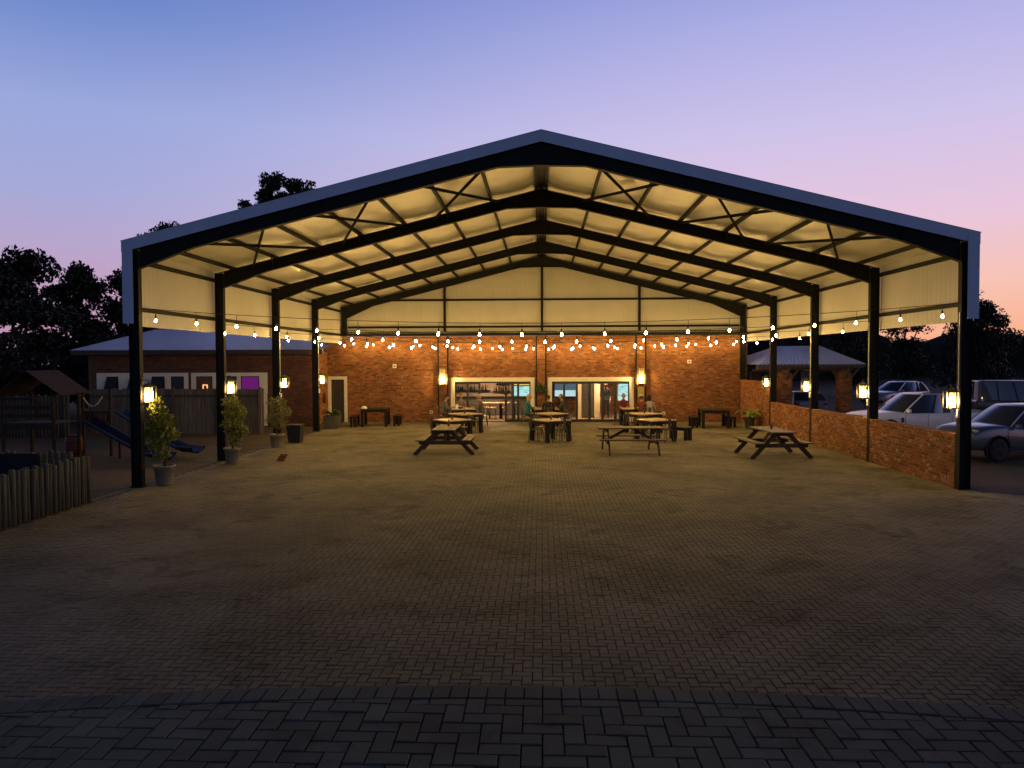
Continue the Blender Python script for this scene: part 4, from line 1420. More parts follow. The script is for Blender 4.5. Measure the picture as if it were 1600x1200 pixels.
def person(loc, rz, label, shirt, trousers, hair, skin=(0.36, 0.20, 0.125), long_hair=False, cap=None, lean=0.06, sc=1.09, standing=False, arm=0.0, build=1.0):
    t = thing('person', label, 'person', loc, rz)
    t.scale = (sc, sc, sc)
    P, E, Rr = [], [], []

    def v(p, r, parent=None):
        P.append(p); Rr.append(r)
        if parent is not None:
            E.append((parent, len(P) - 1))
        return len(P) - 1
    B = build
    ph = .93 if standing else .54
    pel = v((0, 0, ph), (.155 * B, .115 * B))
    ab = v((0, -.01 + lean * .3, ph + .17), (.145 * B, .105 * B), pel)
    ch = v((0, lean, ph + .37), (.165 * B, .115 * B), ab)
    sh = v((0, lean + .01, ph + .50), (.12 * B, .085), ch)
    nk = v((0, lean + .03, ph + .565), (.062, .062), sh)
    v((0, lean + .05, ph + .64), (.058, .058), nk)
    for s_ in (-1, 1):
        s0 = v((s_ * .165 * B, lean, ph + .475), (.062, .062), sh)
        if standing:
            e0 = v((s_ * .23, lean - .02, ph + .2), (.046, .046), s0)
            w0 = v((s_ * .22, lean + .10, ph - .03), (.032, .032), e0)
            hd, fd = (s_ * .215, lean + .13, ph - .10), Vector((0, .25, -1)).normalized()
        else:
            e0 = v((s_ * .25, lean + .11, ph + .225 + arm * .1), (.046, .046), s0)
            w0 = v((s_ * .15, lean + .34, ph + .27 + arm), (.031, .031), e0)
            hd, fd = (s_ * .135, lean + .41, ph + .28 + arm), Vector((-s_ * .25, 1, -.1)).normalized()
        h0 = v(hd, (.034, .020), w0)
        sd = fd.cross(Vector((0, 0, 1))).normalized() if not standing else Vector((0, 1, .2)).normalized()
        dn = Vector((0, 0, -1)) if not standing else Vector((-s_, 0, 0))
        for k, ln in enumerate((.068, .078, .074, .058)):
            b0 = Vector(hd) + fd * .035 + sd * (-.027 + k * .018)
            a1 = v(tuple(b0), (.0095, .0095), h0)
            a2 = v(tuple(b0 + fd * ln * .55 + dn * .008), (.0085, .0085), a1)
            v(tuple(b0 + fd * ln * .9 + dn * .028), (.007, .007), a2)
        th = v(tuple(Vector(hd) - sd * (.034 * -s_) + fd * .0), (.011, .011), h0)
        v(tuple(Vector(hd) - sd * (.046 * -s_) + fd * .04), (.009, .009), th)
        hp = v((s_ * .09, .03, ph - .03), (.098 * B, .09), pel)
        if standing:
            kn = v((s_ * .10, .04, .49), (.066, .066), hp)
            an = v((s_ * .11, 0, .09), (.045, .045), kn)
        else:
            kn = v((s_ * .12, .44, ph - .02), (.07, .066), hp)
            an = v((s_ * .12, .42, .09), (.045, .045), kn)
        fo = v((s_ * .12, (.48 if not standing else .08), .045), (.043, .036), an)
        v((s_ * .125, (.58 if not standing else .19), .035), (.036, .026), fo)
    me = bpy.data.meshes.new('person_body')
    me.from_pydata(P, E, [])
    o = bpy.data.objects.new('tmp_body', me)
    COL.objects.link(o)
    sk = o.modifiers.new('s', 'SKIN')
    for i, sv in enumerate(me.skin_vertices[0].data):
        sv.radius = Rr[i]
        sv.use_root = (i == 0)
    sk.use_smooth_shade = True
    ss = o.modifiers.new('u', 'SUBSURF'); ss.levels = ss.render_levels = 1
    dg = bpy.context.evaluated_depsgraph_get()
    em = bpy.data.meshes.new_from_object(o.evaluated_get(dg), depsgraph=dg)
    bpy.data.objects.remove(o)
    bm = bmesh.new(); bm.from_mesh(em)
    # head: egg with brow, nose, chin and ears
    hc = Vector((0, lean + .065, ph + .725))
    hv = bmesh.ops.create_uvsphere(bm, u_segments=18, v_segments=14, radius=1.0)['verts']
    for q in hv:
        x, y, z = q.co
        tz = .118 * z
        w = .078 * (1 - .18 * max(0, -z)); dp = .096 * (1 - .10 * max(0, -z))
        nx_, ny_ = x * w, y * dp
        if y > .6 and abs(x) < .28 and -.35 < z < .1:
            ny_ += .020 * (1 - abs(x) / .28)
        if y > .5 and .08 < z < .3 and .15 < abs(x) < .55:
            ny_ -= .008
        if y > .4 and z < -.75:
            ny_ += .012
        if abs(x) > .93 and abs(z) < .28 and y < .3:
            nx_ *= 1.16
        q.co = hc + Vector((nx_, ny_, tz))
    bm.to_mesh(em); bm.free()
    em.materials.clear()
    sm_ = mat('shirt', shirt, .85, var=.15); tm_ = mat('trousers', trousers, .85, var=.15); km_ = mat('skin', skin, .5, var=.06); fm_ = steel_blk
    eye = mat('eye', (.02, .015, .01), .2)
    for m_ in (sm_, tm_, km_, fm_):
        em.materials.append(m_)
    for p in em.polygons:
        c = p.center
        p.use_smooth = True
        if c.z > ph + .565 or (not standing and c.y > lean + .25 and c.z > ph + .15) or (standing and abs(c.x) > .19 and c.z < ph + .12 and c.z > .7):
            p.material_index = 2
        elif c.z < .085:
            p.material_index = 3
        elif c.z < ph + .03 or (not standing and c.y > .16 and c.z < ph + .1):
            p.material_index = 1
        else:
            p.material_index = 0
    link(bpy.data.objects.new('body', em), t)
    for s_ in (-1, 1):
        MB().lathe([(.0, .0), (.009, .003), (.0, .006)], c=(hc.x + s_ * .030, hc.y + .085, hc.z + .022), n=8, axis='y', cap=False).ob('eye', eye, t)
    MB().box((hc.x, hc.y + .089, hc.z - .055), (.042, .008, .008)).ob('mouth', mat('lips', (.25, .09, .07), .5), t)
    hm = mat('hair', hair, .6, var=.3, scale=30, stretch=(1, 1, .2))
    bm = bmesh.new()
    hv = bmesh.ops.create_uvsphere(bm, u_segments=18, v_segments=14, radius=1.0)['verts']
    for q in hv:
        x, y, z = q.co
        if long_hair:
            drop = max(0, -z)
            q.co = hc + Vector((x * .092 * (1 + .15 * drop), (y * .104 if y < .1 else y * .02) - .022, .024 + z * (.118 if z > 0 else .30)))
        else:
            q.co = hc + Vector((x * .086, (y * .100 if y < .35 or z > .45 else .02) - .012, .018 + z * .112 if z > -.45 else .018 - .05))
    hme = bpy.data.meshes.new('hair'); bm.to_mesh(hme); bm.free()
    hme.materials.append(hm)
    for p in hme.polygons:
        p.use_smooth = True
    link(bpy.data.objects.new('hair', hme), t)
    if cap:
        cm_ = mat('cap', cap, .8)
        MB().lathe([(.096, .02), (.098, .07), (.08, .125), (.03, .15), (.0, .152)], c=tuple(hc), n=16, cap=False).prism([(hc.x - .07, hc.y + .07), (hc.x + .07, hc.y + .07), (hc.x + .05, hc.y + .17), (hc.x - .05, hc.y + .17)], hc.z + .03, hc.z + .04, 'xy').ob('cap', cm_, t, True)
    return t


def diner_chair(x, y, rz, lab):
    copy_thing(C0, (x, y, 0), rz, lab, 'metal cafe chairs at the square tables')


PEOPLE = [
    ((-4.72, 17.9), R(-90), 'person in a dark cap and grey blue shirt seated facing right at the left table', (0.09, 0.11, 0.13), (.03, .03, .04), (.012, .01, .008), dict(cap=(.02, .02, .025), lean=.10)),
    ((-3.95, 18.85), R(180), 'person in a mauve grey top seated with back to the glass at the left table', (0.16, 0.13, 0.14), (.03, .03, .04), (.03, .018, .01), dict()),
    ((-2.82, 17.95), R(90), 'grey haired person in dark grey seated facing left at the left table', (0.07, 0.065, 0.06), (.03, .03, .03), (.30, .27, .22), dict(lean=.1)),
    ((-0.72, 17.75), R(-75), 'blonde long haired person in a teal top at the middle table', (0.02, 0.14, 0.15), (.03, .04, .06), (.42, .28, .12), dict(long_hair=True)),
    ((0.30, 17.10), R(0), 'broad person in black seen from behind at the middle table', (0.010, 0.010, 0.012), (.02, .02, .02), (.012, .01, .008), dict(build=1.15)),
    ((1.08, 17.9), R(92), 'person in dark green seated facing left at the middle table', (0.025, 0.035, 0.025), (.02, .02, .03), (.02, .014, .01), dict(lean=.1)),
    ((4.62, 17.05), R(4), 'person in a dark red top and pink cap seen from behind at the right table', (0.16, 0.03, 0.03), (.03, .03, .04), (.04, .02, .015), dict(cap=(.5, .30, .25))),
    ((4.98, 17.1), R(-3), 'person with long black hair and a pale grey top seen from behind', (0.30, 0.28, 0.24), (.03, .03, .04), (.008, .006, .006), dict(long_hair=True)),
    ((3.95, 18.75), R(178), 'person in maroon seated with back to the glass at the right table', (0.14, 0.02, 0.025), (.02, .02, .03), (.02, .012, .01), dict(lean=.12)),
]
for (x, y), rz, lab, sh_, tr_c, hr, kw in PEOPLE:
    person((x, y, -0.01), rz, lab, sh_, tr_c, hr, **kw)
    what = ' '.join(lab.split()[2:])
    cx_, cy_ = x, y
    diner_chair(cx_, cy_, rz, 'gunmetal chair under the ' + lab.replace('seated ', '').replace('seen from behind ', '')[0:50].rsplit(' ', 1)[0])
person((3.42, 22.4, 0.006), R(170), 'person in dark clothes standing inside behind the closed folding door', (0.03, 0.03, 0.035), (.015, .018, .04), (.15, .08, .04), standing=True)
# ------------------------------------------------------------------ left building, fences, playground
lb = thing('outbuilding', 'low brick outbuilding with blue grey metal roof and a white window band at left', 'building', (0, 18.0, 0))
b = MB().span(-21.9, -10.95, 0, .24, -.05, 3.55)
lw = b.ob('front_wall', mortar_dimmed, lb)
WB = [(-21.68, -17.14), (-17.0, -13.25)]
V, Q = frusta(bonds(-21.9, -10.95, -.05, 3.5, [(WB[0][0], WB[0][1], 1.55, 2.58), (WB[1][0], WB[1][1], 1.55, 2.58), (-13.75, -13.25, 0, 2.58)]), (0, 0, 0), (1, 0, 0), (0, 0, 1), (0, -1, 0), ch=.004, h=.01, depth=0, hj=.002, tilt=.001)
stuff(np_obj('brick', V, Q, brick_dimmed, lw))
MB().span(-11.19, -10.95, .24, 2.2, 0, 3.55).ob('side_wall', mortar, lb)
V, Q = frusta(bonds(0, 2.2, 0, 3.5), (-10.95, 0, 0), (0, 1, 0), (0, 0, 1), (1, 0, 0), ch=.004, h=.01, depth=0)
stuff(np_obj('side_brick', V, Q, brick_m, lb))
MB().span(-22.1, -21.9, 0, 8, -.05, 3.55).ob('end_wall', mortar_dimmed, lb)
# white bands with windows
winx = [(-21.2, -20.6, 'open'), (-20.05, -19.4, 'open'), (-18.95, -18.3, 'open'), (-18.0, -17.35, 'shut'), (-16.75, -15.95, 'lamp'), (-15.35, -14.75, 'shut'), (-14.55, -13.65, 'purple')]
purple = emit('purple_lit_window', (0.125, 0.010, 0.135, 1), 1.0)
dim_o = mat('dim_room', (0.10, 0.06, 0.035), .8)
for a, c in WB:
    b = MB()
    ws = [w for w in winx if a < w[0] < c]
    ed = [a] + [q for w in ws for q in w[:2]] + [c]
    for i in range(0, len(ed), 2):
        b.span(ed[i], ed[i + 1], -.04, -.012, 1.56, 2.57)
    for w in ws:
        b.span(w[0], w[1], -.04, -.012, 1.56, 1.72); b.span(w[0], w[1], -.04, -.012, 2.40, 2.57)
    b.ob('white_band', white_p, lb)
for x0, x1, k in winx:
    f = MB().span(x0 + .002, x1 - .002, -.035, -.013, 1.722, 1.76).span(x0 + .002, x1 - .002, -.035, -.013, 2.36, 2.398).span(x0 + .002, x0 + .05, -.035, -.013, 1.76, 2.36).span(x1 - .05, x1 - .002, -.035, -.013, 1.76, 2.36).ob('window', alu, lb)
    if k == 'open':
        MB().beam(((x0 + x1) / 2, -.05, 2.36), ((x0 + x1) / 2, -.34, 1.80), x1 - x0 - .08, .03, (0, 1, 0)).ob('open_sash', alu, f)
        MB().span(x0 + .05, x1 - .05, -.02, -.0125, 1.76, 2.36).ob('pane', pot_blk, f)
    else:
        MB().span(x0 + .05, x1 - .05, -.02, -.0125, 1.76, 2.36).ob('pane', purple if k == 'purple' else (dim_o if k == 'lamp' else pot_blk), f)
glow = emit('small_warm_lamp', (1, .45, .18, 1), 1.6)
f = thing('window_lamp', 'small orange lamp shaped like an arch in the window of the brick outbuilding', 'lamp', (-16.3, 17.94, 1.72))
MB().box((-.1, 0, .12), (.04, .03, .24)).box((.1, 0, .12), (.04, .03, .24)).box((0, 0, .26), (.24, .03, .04)).ob('lamp_arch', glow, f)
MB().span(-13.75, -13.27, -.05, -.012, 0, 1.555).ob('white_jamb', white_p, lb)
# roof: corrugated single slope rising to the back
pr_ = corr(-22.7, -10.4, .2, .035)
Vr = []
for u, dd in pr_:
    Vr += [(u, -.55, 3.66 + dd), (u, 7.6, 4.98 + dd)]
np_obj('roof', Vr, [(2 * i, 2 * i + 2, 2 * i + 3, 2 * i + 1) for i in range(len(pr_) - 1)], roofmetal, lb)
MB().span(-22.65, -10.42, -.52, -.44, 3.46, 3.672).ob('fascia_board', wood_dk, lb)
MB().prism([(-.4, 3.45), (7.5, 4.75), (7.5, 4.95), (-.4, 3.66)], -22.62, -22.55, 'yz').ob('barge_board', wood_dk, lb)
MB().span(-22.6, -10.45, -.43, .25, 3.44, 3.46).ob('soffit', wood_dk, lb)

# slab fence behind the playground
t = thing('slab_fence', 'tall fence of grey vertical timber slabs in front of the outbuilding', 'fence', (0, 14.0, 0))
x = -19.6
i = 0
while x < -12.05:
    w = random.uniform(.17, .23)
    h_ = 1.93 + random.uniform(-.03, .04)
    MB().box((x + w / 2, random.uniform(-.01, .01), h_ / 2 + .0), (w - .012, .04, h_)).ob('slab', wood_grey, t)
    x += w
    i += 1
MB().span(-19.6, -12.05, -.075, -.032, 1.58, 1.68).ob('rail', wood_dk, t)
MB().span(-19.6, -12.05, .032, .075, .40, .5).ob('rail', wood_dk, t)
for px in (-17.7, -15.9, -13.95, -12.1):
    MB().box((px, -.11, 1.0), (.13, .06, 2.02)).ob('post', wood_grey, t)
t = thing('pole_fence', 'fence of upright round poles behind the climbing frame', 'fence', (0, 12.6, 0), group='round pole fences')
pole_me = MB().lathe([(.06, -.05), (.058, .97), (.045, 1.0)], n=9).mesh('pole', wood_pole, True)
x = -26.5
while x < -19.7:
    o = link(bpy.data.objects.new('pole', pole_me), t)
    o.location = (x, random.uniform(-.02, .02), 0); o.scale = (random.uniform(.85, 1.15),) * 2 + (random.uniform(1.68, 1.8),)
    x += .135
MB().beam((-26.5, -.10, 1.3), (-19.7, -.10, 1.3), .05, .08).ob('rail', wood_dk, t)
t = thing('pole_fence', 'low fence of upright poles along the left paving edge, nearest the camera', 'fence', (-10.06, 0, 0), group='round pole fences')
y = -9.5
while y < -1.95:
    o = link(bpy.data.objects.new('pole', pole_me), t)
    o.location = (random.uniform(-.015, .015), y, 0); o.scale = (random.uniform(.88, 1.12),) * 2 + (random.uniform(.97, 1.06),)
    o.rotation_euler = (random.gauss(0, .012), random.gauss(0, .012), random.random() * 6)
    y += .134
MB().beam((-.09, -9.5, .78), (-.09, -2.0, .78), .05, .08).ob('rail', wood_dk, t)
t = thing('pole_fence', 'low pole fence hung with dark shade net behind the nearest fence', 'fence', (0, -1.3, 0), group='round pole fences')
x = -17.5
while x < -10.9:
    o = link(bpy.data.objects.new('pole', pole_me), t)
    o.location = (x, random.uniform(-.015, .015), 0); o.scale = (random.uniform(.88, 1.12),) * 2 + (random.uniform(.97, 1.08),)
    x += .15
net = mat('shade_net', (0.006, 0.009, 0.012), .9)
b = MB()
xs_ = np.linspace(-17.5, -11.6, 40)
for a, c in zip(xs_, xs_[1:]):
    b.quad((a, -.085 + .015 * math.sin(a * 5), .1), (c, -.085 + .015 * math.sin(c * 5), .1), (c, -.085 + .015 * math.sin(c * 5), .98 + .02 * math.sin(c * 3)), (a, -.085 + .015 * math.sin(a * 5), .98 + .02 * math.sin(a * 3)))
b.ob('shade_net', net, t)

# climbing frame
gy = thing('climbing_frame', 'timber climbing frame with a pitched roof and two blue slides', 'climbing frame', (-16.4, 6.6, 0))
for x, y in ((-1.35, -.6), (.35, -.6), (-1.35, .8), (.35, .8)):
    MB().tube([(x, y, -.05), (x, y, 2.1)], .055, 8).ob('post', wood_gym, gy)
for y in (-.75, .95):
    pass
for i in range(9):
    yy = -.72 + i * .19
    MB().beam((-.48, yy, 2.82), (-1.55, yy, 2.0), .18, .025, (0, 0, 1)).ob('roof_plank', wood_gym, gy)
    MB().beam((-.42, yy, 2.82), (.75, yy, 2.02), .18, .025, (0, 0, 1)).ob('roof_plank', wood_gym, gy)
for i in range(9):
    MB().box((-1.25 + i * .19, .1, 1.08), (.18, 1.45, .04)).ob('deck_plank', wood_gym, gy)
for z in (1.35, 1.62):
    MB().box((-.5, -.66, z), (1.75, .04, .12)).ob('guard_rail', wood_gym, gy)
MB().box((-.5, -.64, .98), (1.75, .05, .14)).ob('deck_bearer', wood_gym, gy)
MB().box((-1.4, -.66, 1.9), (2.2, .05, .08)).ob('cross_beam', wood_gym, gy)
for x, y, z in ((1.05, -.1, 2.1), (1.02, -.3, 2.1), (1.98, -.1, 2.2)):
    MB().tube([(x, y, -.05), (x, y, z)], .05, 8).ob('post', wood_gym, gy)
MB().beam((1.0, -.1, 1.42), (2.0, -.1, 1.42), .05, .09).ob('bridge_rail', wood_gym, gy)
for i in range(5):
    MB().box((1.14 + i * .19, -.06, 1.22), (.17, .03, .30)).ob('bridge_board', red_pl if i in (2, 3) else wood_gym, gy)
MB().tube([(1.0 + u * 1.0 * .72, -.12, 2.05 - .42 * math.sin(math.pi * (u * .9 + .02)) + .0) for u in np.linspace(0, 1, 14)], .022, 6).ob('rope', rope_m, gy, True)


def slide(path, w=.42):
    b = MB()
    pts = [Vector(p) for p in path]
    d = (pts[-1] - pts[0]); d.z = 0
    sd = Vector((-d.y, d.x, 0)).normalized()
    prof = [(-w / 2 - .04, .16), (-w / 2, .16), (-w / 2 + .03, .02), (0, 0), (w / 2 - .03, .02), (w / 2, .16), (w / 2 + .04, .16), (w / 2 + .04, .10), (0, -.06), (-w / 2 - .04, .10)]
    n = len(prof)
    vs = [p + sd * u + Vector((0, 0, q)) for p in pts for u, q in prof]
    fs = [(i * n + k, i * n + (k + 1) % n, (i + 1) * n + (k + 1) % n, (i + 1) * n + k) for i in range(len(pts) - 1) for k in range(n)]
    b.add(vs, fs)
    b.ob('slide', blue_pl, gy, True)


def spath(a, e, z0, z1, n=12):
    out = []
    for i in range(n):
        u = i / (n - 1)
        zz = z1 + (z0 - z1) * (1 - min(1, u / .80)) ** 1.0
        out.append((a[0] + (e[0] - a[0]) * u, a[1] + (e[1] - a[1]) * u, zz + .02 * math.cos(u * 6)))
    return out


slide(spath((1.3, -.3), (5.1, -2.4), 1.10, .16))
slide(spath((1.0, 2.2), (5.3, -.9), 1.22, .18))
MB().beam((2.9, -1.2, 0), (2.9, -1.2, .55), .06, .06).ob('slide_leg', wood_gym, gy)
MB().beam((3.1, .7, 0), (3.1, .7, .55), .06, .06).ob('slide_leg', wood_gym, gy)
t = thing('barrel', 'red barrel standing under the climbing frame', 'barrel', (-15.65, 6.5, 0.0))
MB().lathe([(.25, 0), (.29, .06), (.31, .30), (.31, .42), (.29, .62), (.26, .66), (.24, .66)], n=20).ob('drum', red_pl, t, True)
for z in (.2, .46):
    MB().lathe([(.313, z - .02), (.325, z), (.313, z + .02)], n=20, cap=False).ob('hoop', pot_blk, t, True)

# ------------------------------------------------------------------ vehicles
tyre_m = mat('tyre_rubber', (0.012, 0.012, 0.012), .8)
rim_m = mat('alloy_rim', (0.35, 0.35, 0.36), .3, metal=.8, var=.05)
rim_dk = mat('dark_rim', (0.06, 0.06, 0.065), .35, metal=.7)
glass_c = mat('car_glass', (0.05, 0.062, 0.085), .05, metal=.35, var=.05, spec=1.0)  # bluish base colour stands in for the sky reflected in the windscreens
trim_b = mat('black_trim', (0.012, 0.012, 0.012), .5)
light_w = mat('headlamp_lens', (.5, .5, .52), .1, var=.05)
light_r = mat('tail_lamp', (.22, .008, .008), .2)


def wheel(t, x, y, r, w, side, rim):
    wo_ = MB().lathe([(r * .66, -w / 2), (r * .93, -w / 2), (r, -w / 2 + .03), (r, w / 2 - .03), (r * .93, w / 2), (r * .66, w / 2)], c=(x, y, r), n=28, axis='y').ob('wheel', tyre_m, t, True)
    b = MB()
    yo = y + side * (w / 2 - .01)
    b.lathe([(r * .66, -.012), (r * .62, .012), (r * .57, .006), (r * .57, -.03)], c=(x, yo, r), n=24, axis='y', cap=False)
    for k in range(5):
        a = k * 2 * math.pi / 5 + .3
        for da in (-.12, .12):
            b.beam((x + math.cos(a) * r * .1, yo + side * .004, r + math.sin(a) * r * .1), (x + math.cos(a + da) * r * .6, yo + side * .004, r + math.sin(a + da) * r * .6), .02, .045, (0, 1, 0))
    b.lathe([(r * .13, -.015), (r * .13, .015), (.005, .02)], c=(x, yo, r), n=12, axis='y')
    b.ob('rim', rim, wo_)
    return wo_


def car_body(t, stations, arches, paint, wheel_r):
    """lofted shell: stations (x, z_bottom, z_top, half_width, crown); +x is the nose"""
    vs, n = [], 0
    for x, zb, zt, hw, cr in stations:
        side_ = [(hw * .86, zb), (hw * .97, zb + .06), (hw, zb + (zt - zb) * .35), (hw * 1.0, zb + (zt - zb) * .62), (hw * .975, zt - .10), (hw * .93, zt - .03), (hw * .80, zt + cr * .5), (hw * .4, zt + cr)]
        ring = [(x, -a, z) for a, z in side_] + [(x, a, z) for a, z in reversed(side_)]
        n = len(ring)
        vs += ring
    m = len(stations)
    fs = [(i * n + k, i * n + (k + 1) % n, (i + 1) * n + (k + 1) % n, (i + 1) * n + k) for i in range(m - 1) for k in range(n)]
    fs += [tuple(range(n)), tuple((m - 1) * n + k for k in range(n))[::-1]]
    b = MB(); b.add(vs, fs)
    me = b.mesh('tmp', paint, True)
    o = bpy.data.objects.new('tmp_car', me); COL.objects.link(o)
    s_ = o.modifiers.new('s', 'SUBSURF'); s_.levels = s_.render_levels = 2
    cut = MB()
    for x, r in arches:
        cut.lathe([(r, -3), (r, 3)], c=(x, 0, wheel_r + .01), n=28, axis='y')
    co = cut.ob('tmp_cut', trim_b)
    bo = o.modifiers.new('b', 'BOOLEAN'); bo.object = co; bo.operation = 'DIFFERENCE'; bo.solver = 'EXACT'
    dg = bpy.context.evaluated_depsgraph_get()
    em = bpy.data.meshes.new_from_object(o.evaluated_get(dg), depsgraph=dg)
    if len(em.vertices) < 50:
        o.modifiers.remove(bo)
        dg = bpy.context.evaluated_depsgraph_get()
        em = bpy.data.meshes.new_from_object(o.evaluated_get(dg), depsgraph=dg)
    bpy.data.objects.remove(o); bpy.data.objects.remove(co)
    em.name = 'body'
    return link(bpy.data.objects.new('body', em), t)


def greenhouse(t, base, roof, zb, zr, paint, side_gaps, name='cabin', tint=glass_c, front=.06, roofbow=.05):
    """tapered cabin from belt plan (x0 rear, x1 front, half width) to roof plan; windows are proud glass panels"""
    x0, x1, w0 = base
    u0, u1, w1 = roof

    def ring(x_0, x_1, w, z, bow):
        return [(x_0, -w * .86, z), (x_0 + .07, -w, z), (x_1 - .22, -w, z), (x_1 - .02, -w * .80, z), (x_1 + bow, 0, z), (x_1 - .02, w * .80, z), (x_1 - .22, w, z), (x_0 + .07, w, z), (x_0, w * .86, z), (x_0 - bow * .6, 0, z)]
    lv = [ring(x0, x1, w0, zb, .06), ring(x0 + (u0 - x0) * .5, x1 + (u1 - x1) * .5, w0 + (w1 - w0) * .42, zb + (zr - zb) * .5, .05), ring(u0, u1, w1, zr - .05, .04), ring(u0 + .10, u1 - .12, w1 * .90, zr, .02), ring(u0 + .4, u1 - .45, w1 * .5, zr + .02, 0)]
    n = 10
    vs = [v for r_ in lv for v in r_]
    fs = [(i * n + k, i * n + (k + 1) % n, (i + 1) * n + (k + 1) % n, (i + 1) * n + k) for i in range(len(lv) - 1) for k in range(n)]
    fs.append(tuple((len(lv) - 1) * n + k for k in range(n)))
    ng = 2 * n
    g_ = MB(); g_.add(vs[:3 * n], [f for f in fs[:ng]])
    g_.ob('window_glass', tint, t, True)
    b = MB(); b.add(vs[2 * n:], [tuple(i - 2 * n for i in f) for f in fs[ng:]])
    b.ob('roof', paint, t, True)

    def rib(k, k2, u, w_, nm):
        for sg in (1, -1):
            pts = []
            for L_ in lv[:3]:
                p, q = Vector(L_[k]), Vector(L_[k2])
                r_ = p.lerp(q, u)
                pts.append(Vector((r_.x, r_.y * sg + (-.006 * sg if r_.y < 0 else .006 * sg), r_.z)))
            pb = MB()
            for p, q in zip(pts, pts[1:]):
                pb.beam(p, q, .03, w_, (1, 0, 0))
            pb.ob(nm, trim_b if nm == 'door_pillar' else paint, t)
    rib(2, 3, .25, .055, 'windscreen_pillar')
    rib(1, 1, 0, .10, 'rear_pillar')
    for a, c, a2, c2 in side_gaps[:-1]:
        rib(1, 2, (c + .02), .06, 'door_pillar')


white_car = mat('white_car_paint', (0.80, 0.80, 0.80), .28, var=.02, coat=.6)
dark_car = mat('dark_grey_car_paint', (0.10, 0.11, 0.13), .28, metal=.3, var=.03, coat=.8)
black_car = mat('black_car_paint', (0.035, 0.038, 0.042), .3, var=.03, coat=.6)
blue_car = mat('blue_car_paint', (0.10, 0.17, 0.33), .3, var=.03, coat=.6)
silver_car = mat('silver_car_paint', (0.30, 0.31, 0.34), .28, metal=.4, var=.03, coat=.6)


def mirrors(t, x, y, z, paint):
    for s_ in (-1, 1):
        m_ = MB().box((x, s_ * (y + .09), z), (.12, .20, .14)).ob('wing_mirror', paint, t, bevel=.03)
        MB().beam((x, s_ * (y - .02), z - .05), (x, s_ * (y + .05), z - .03), .05, .03).ob('mirror_arm', trim_b, m_)


def pickup(loc, rz, lab):
    t = thing('pickup_truck', lab, 'pickup truck', loc, rz)
    hw = .93
    car_body(t, [(-2.66, .52, 1.10, hw * .95, 0), (-2.60, .42, 1.13, hw * .98, 0), (-1.6, .38, 1.14, hw, 0), (-.9, .36, 1.13, hw, 0.0), (.3, .36, 1.12, hw, .0), (1.0, .36, 1.13, hw, .02), (1.5, .38, 1.15, hw * .99, .04),
                 (2.2, .40, 1.10, hw * .97, .05), (2.52, .42, 1.04, hw * .93, .03), (2.68, .50, .93, hw * .82, .0)], [(-1.60, .46), (1.67, .46)], white_car, .39)
    greenhouse(t, (-1.02, 1.25, .84), (-.78, .34, .68), 1.10, 1.84, white_car, [(.10, .40, .16, .46), (.43, .93, .49, .90)])
    # load bed recess, liner and tail light
    MB().span(-2.55, -1.10, -.76, .76, 1.132, 1.15).ob('bed_cover', trim_b, t)
    MB().box((-2.63, -.80, .92), (.06, .14, .34)).box((-2.63, .80, .92), (.06, .14, .34)).ob('tail_lamp', light_r, t)
    for s_ in (-1, 1):
        MB().box((2.50, s_ * .72, .98), (.30, .22, .11)).ob('headlight', light_w, t, bevel=.03)
        for xx in (-1.6, 1.67):
            MB().lathe([(.50, -.03), (.52, .0), (.47, .02), (.45, -.02)], c=(xx, s_ * (hw - .03), .40), n=28, axis='y', cap=False).ob('arch_flare', trim_b, t, True)
            wheel(t, xx, s_ * .80, .39, .26, s_, rim_m)
        for xx, ww in ((-.35, .9), (.62, .9)):
            MB().box((xx - .28, s_ * (hw + .008), .98), (.16, .02, .03)).ob('door_handle', white_car, t, bevel=.005)
        for xx in (-.88, .14, 1.10):
            MB().box((xx, s_ * (hw + .0), .78), (.008, .006, .60)).ob('door_gap', trim_b, t)
        MB().box((1.22, s_ * (hw + .006), .86), (.10, .016, .18)).ob('side_vent', trim_b, t)
        MB().beam((-.7, s_ * .62, 1.86), (.15, s_ * .62, 1.86), .03, .03).ob('roof_rail', trim_b, t)
        MB().box((-.1, s_ * (hw - .02), .36), (2.0, .12, .05)).ob('side_step', trim_b, t)
    MB().box((2.60, 0, .90), (.16, 1.05, .24)).ob('grille', trim_b, t, bevel=.03)
    MB().box((2.58, 0, .56), (.22, 1.62, .16)).ob('bumper', trim_b, t, bevel=.05)
    mirrors(t, 1.02, .93, 1.20, white_car)
    return t


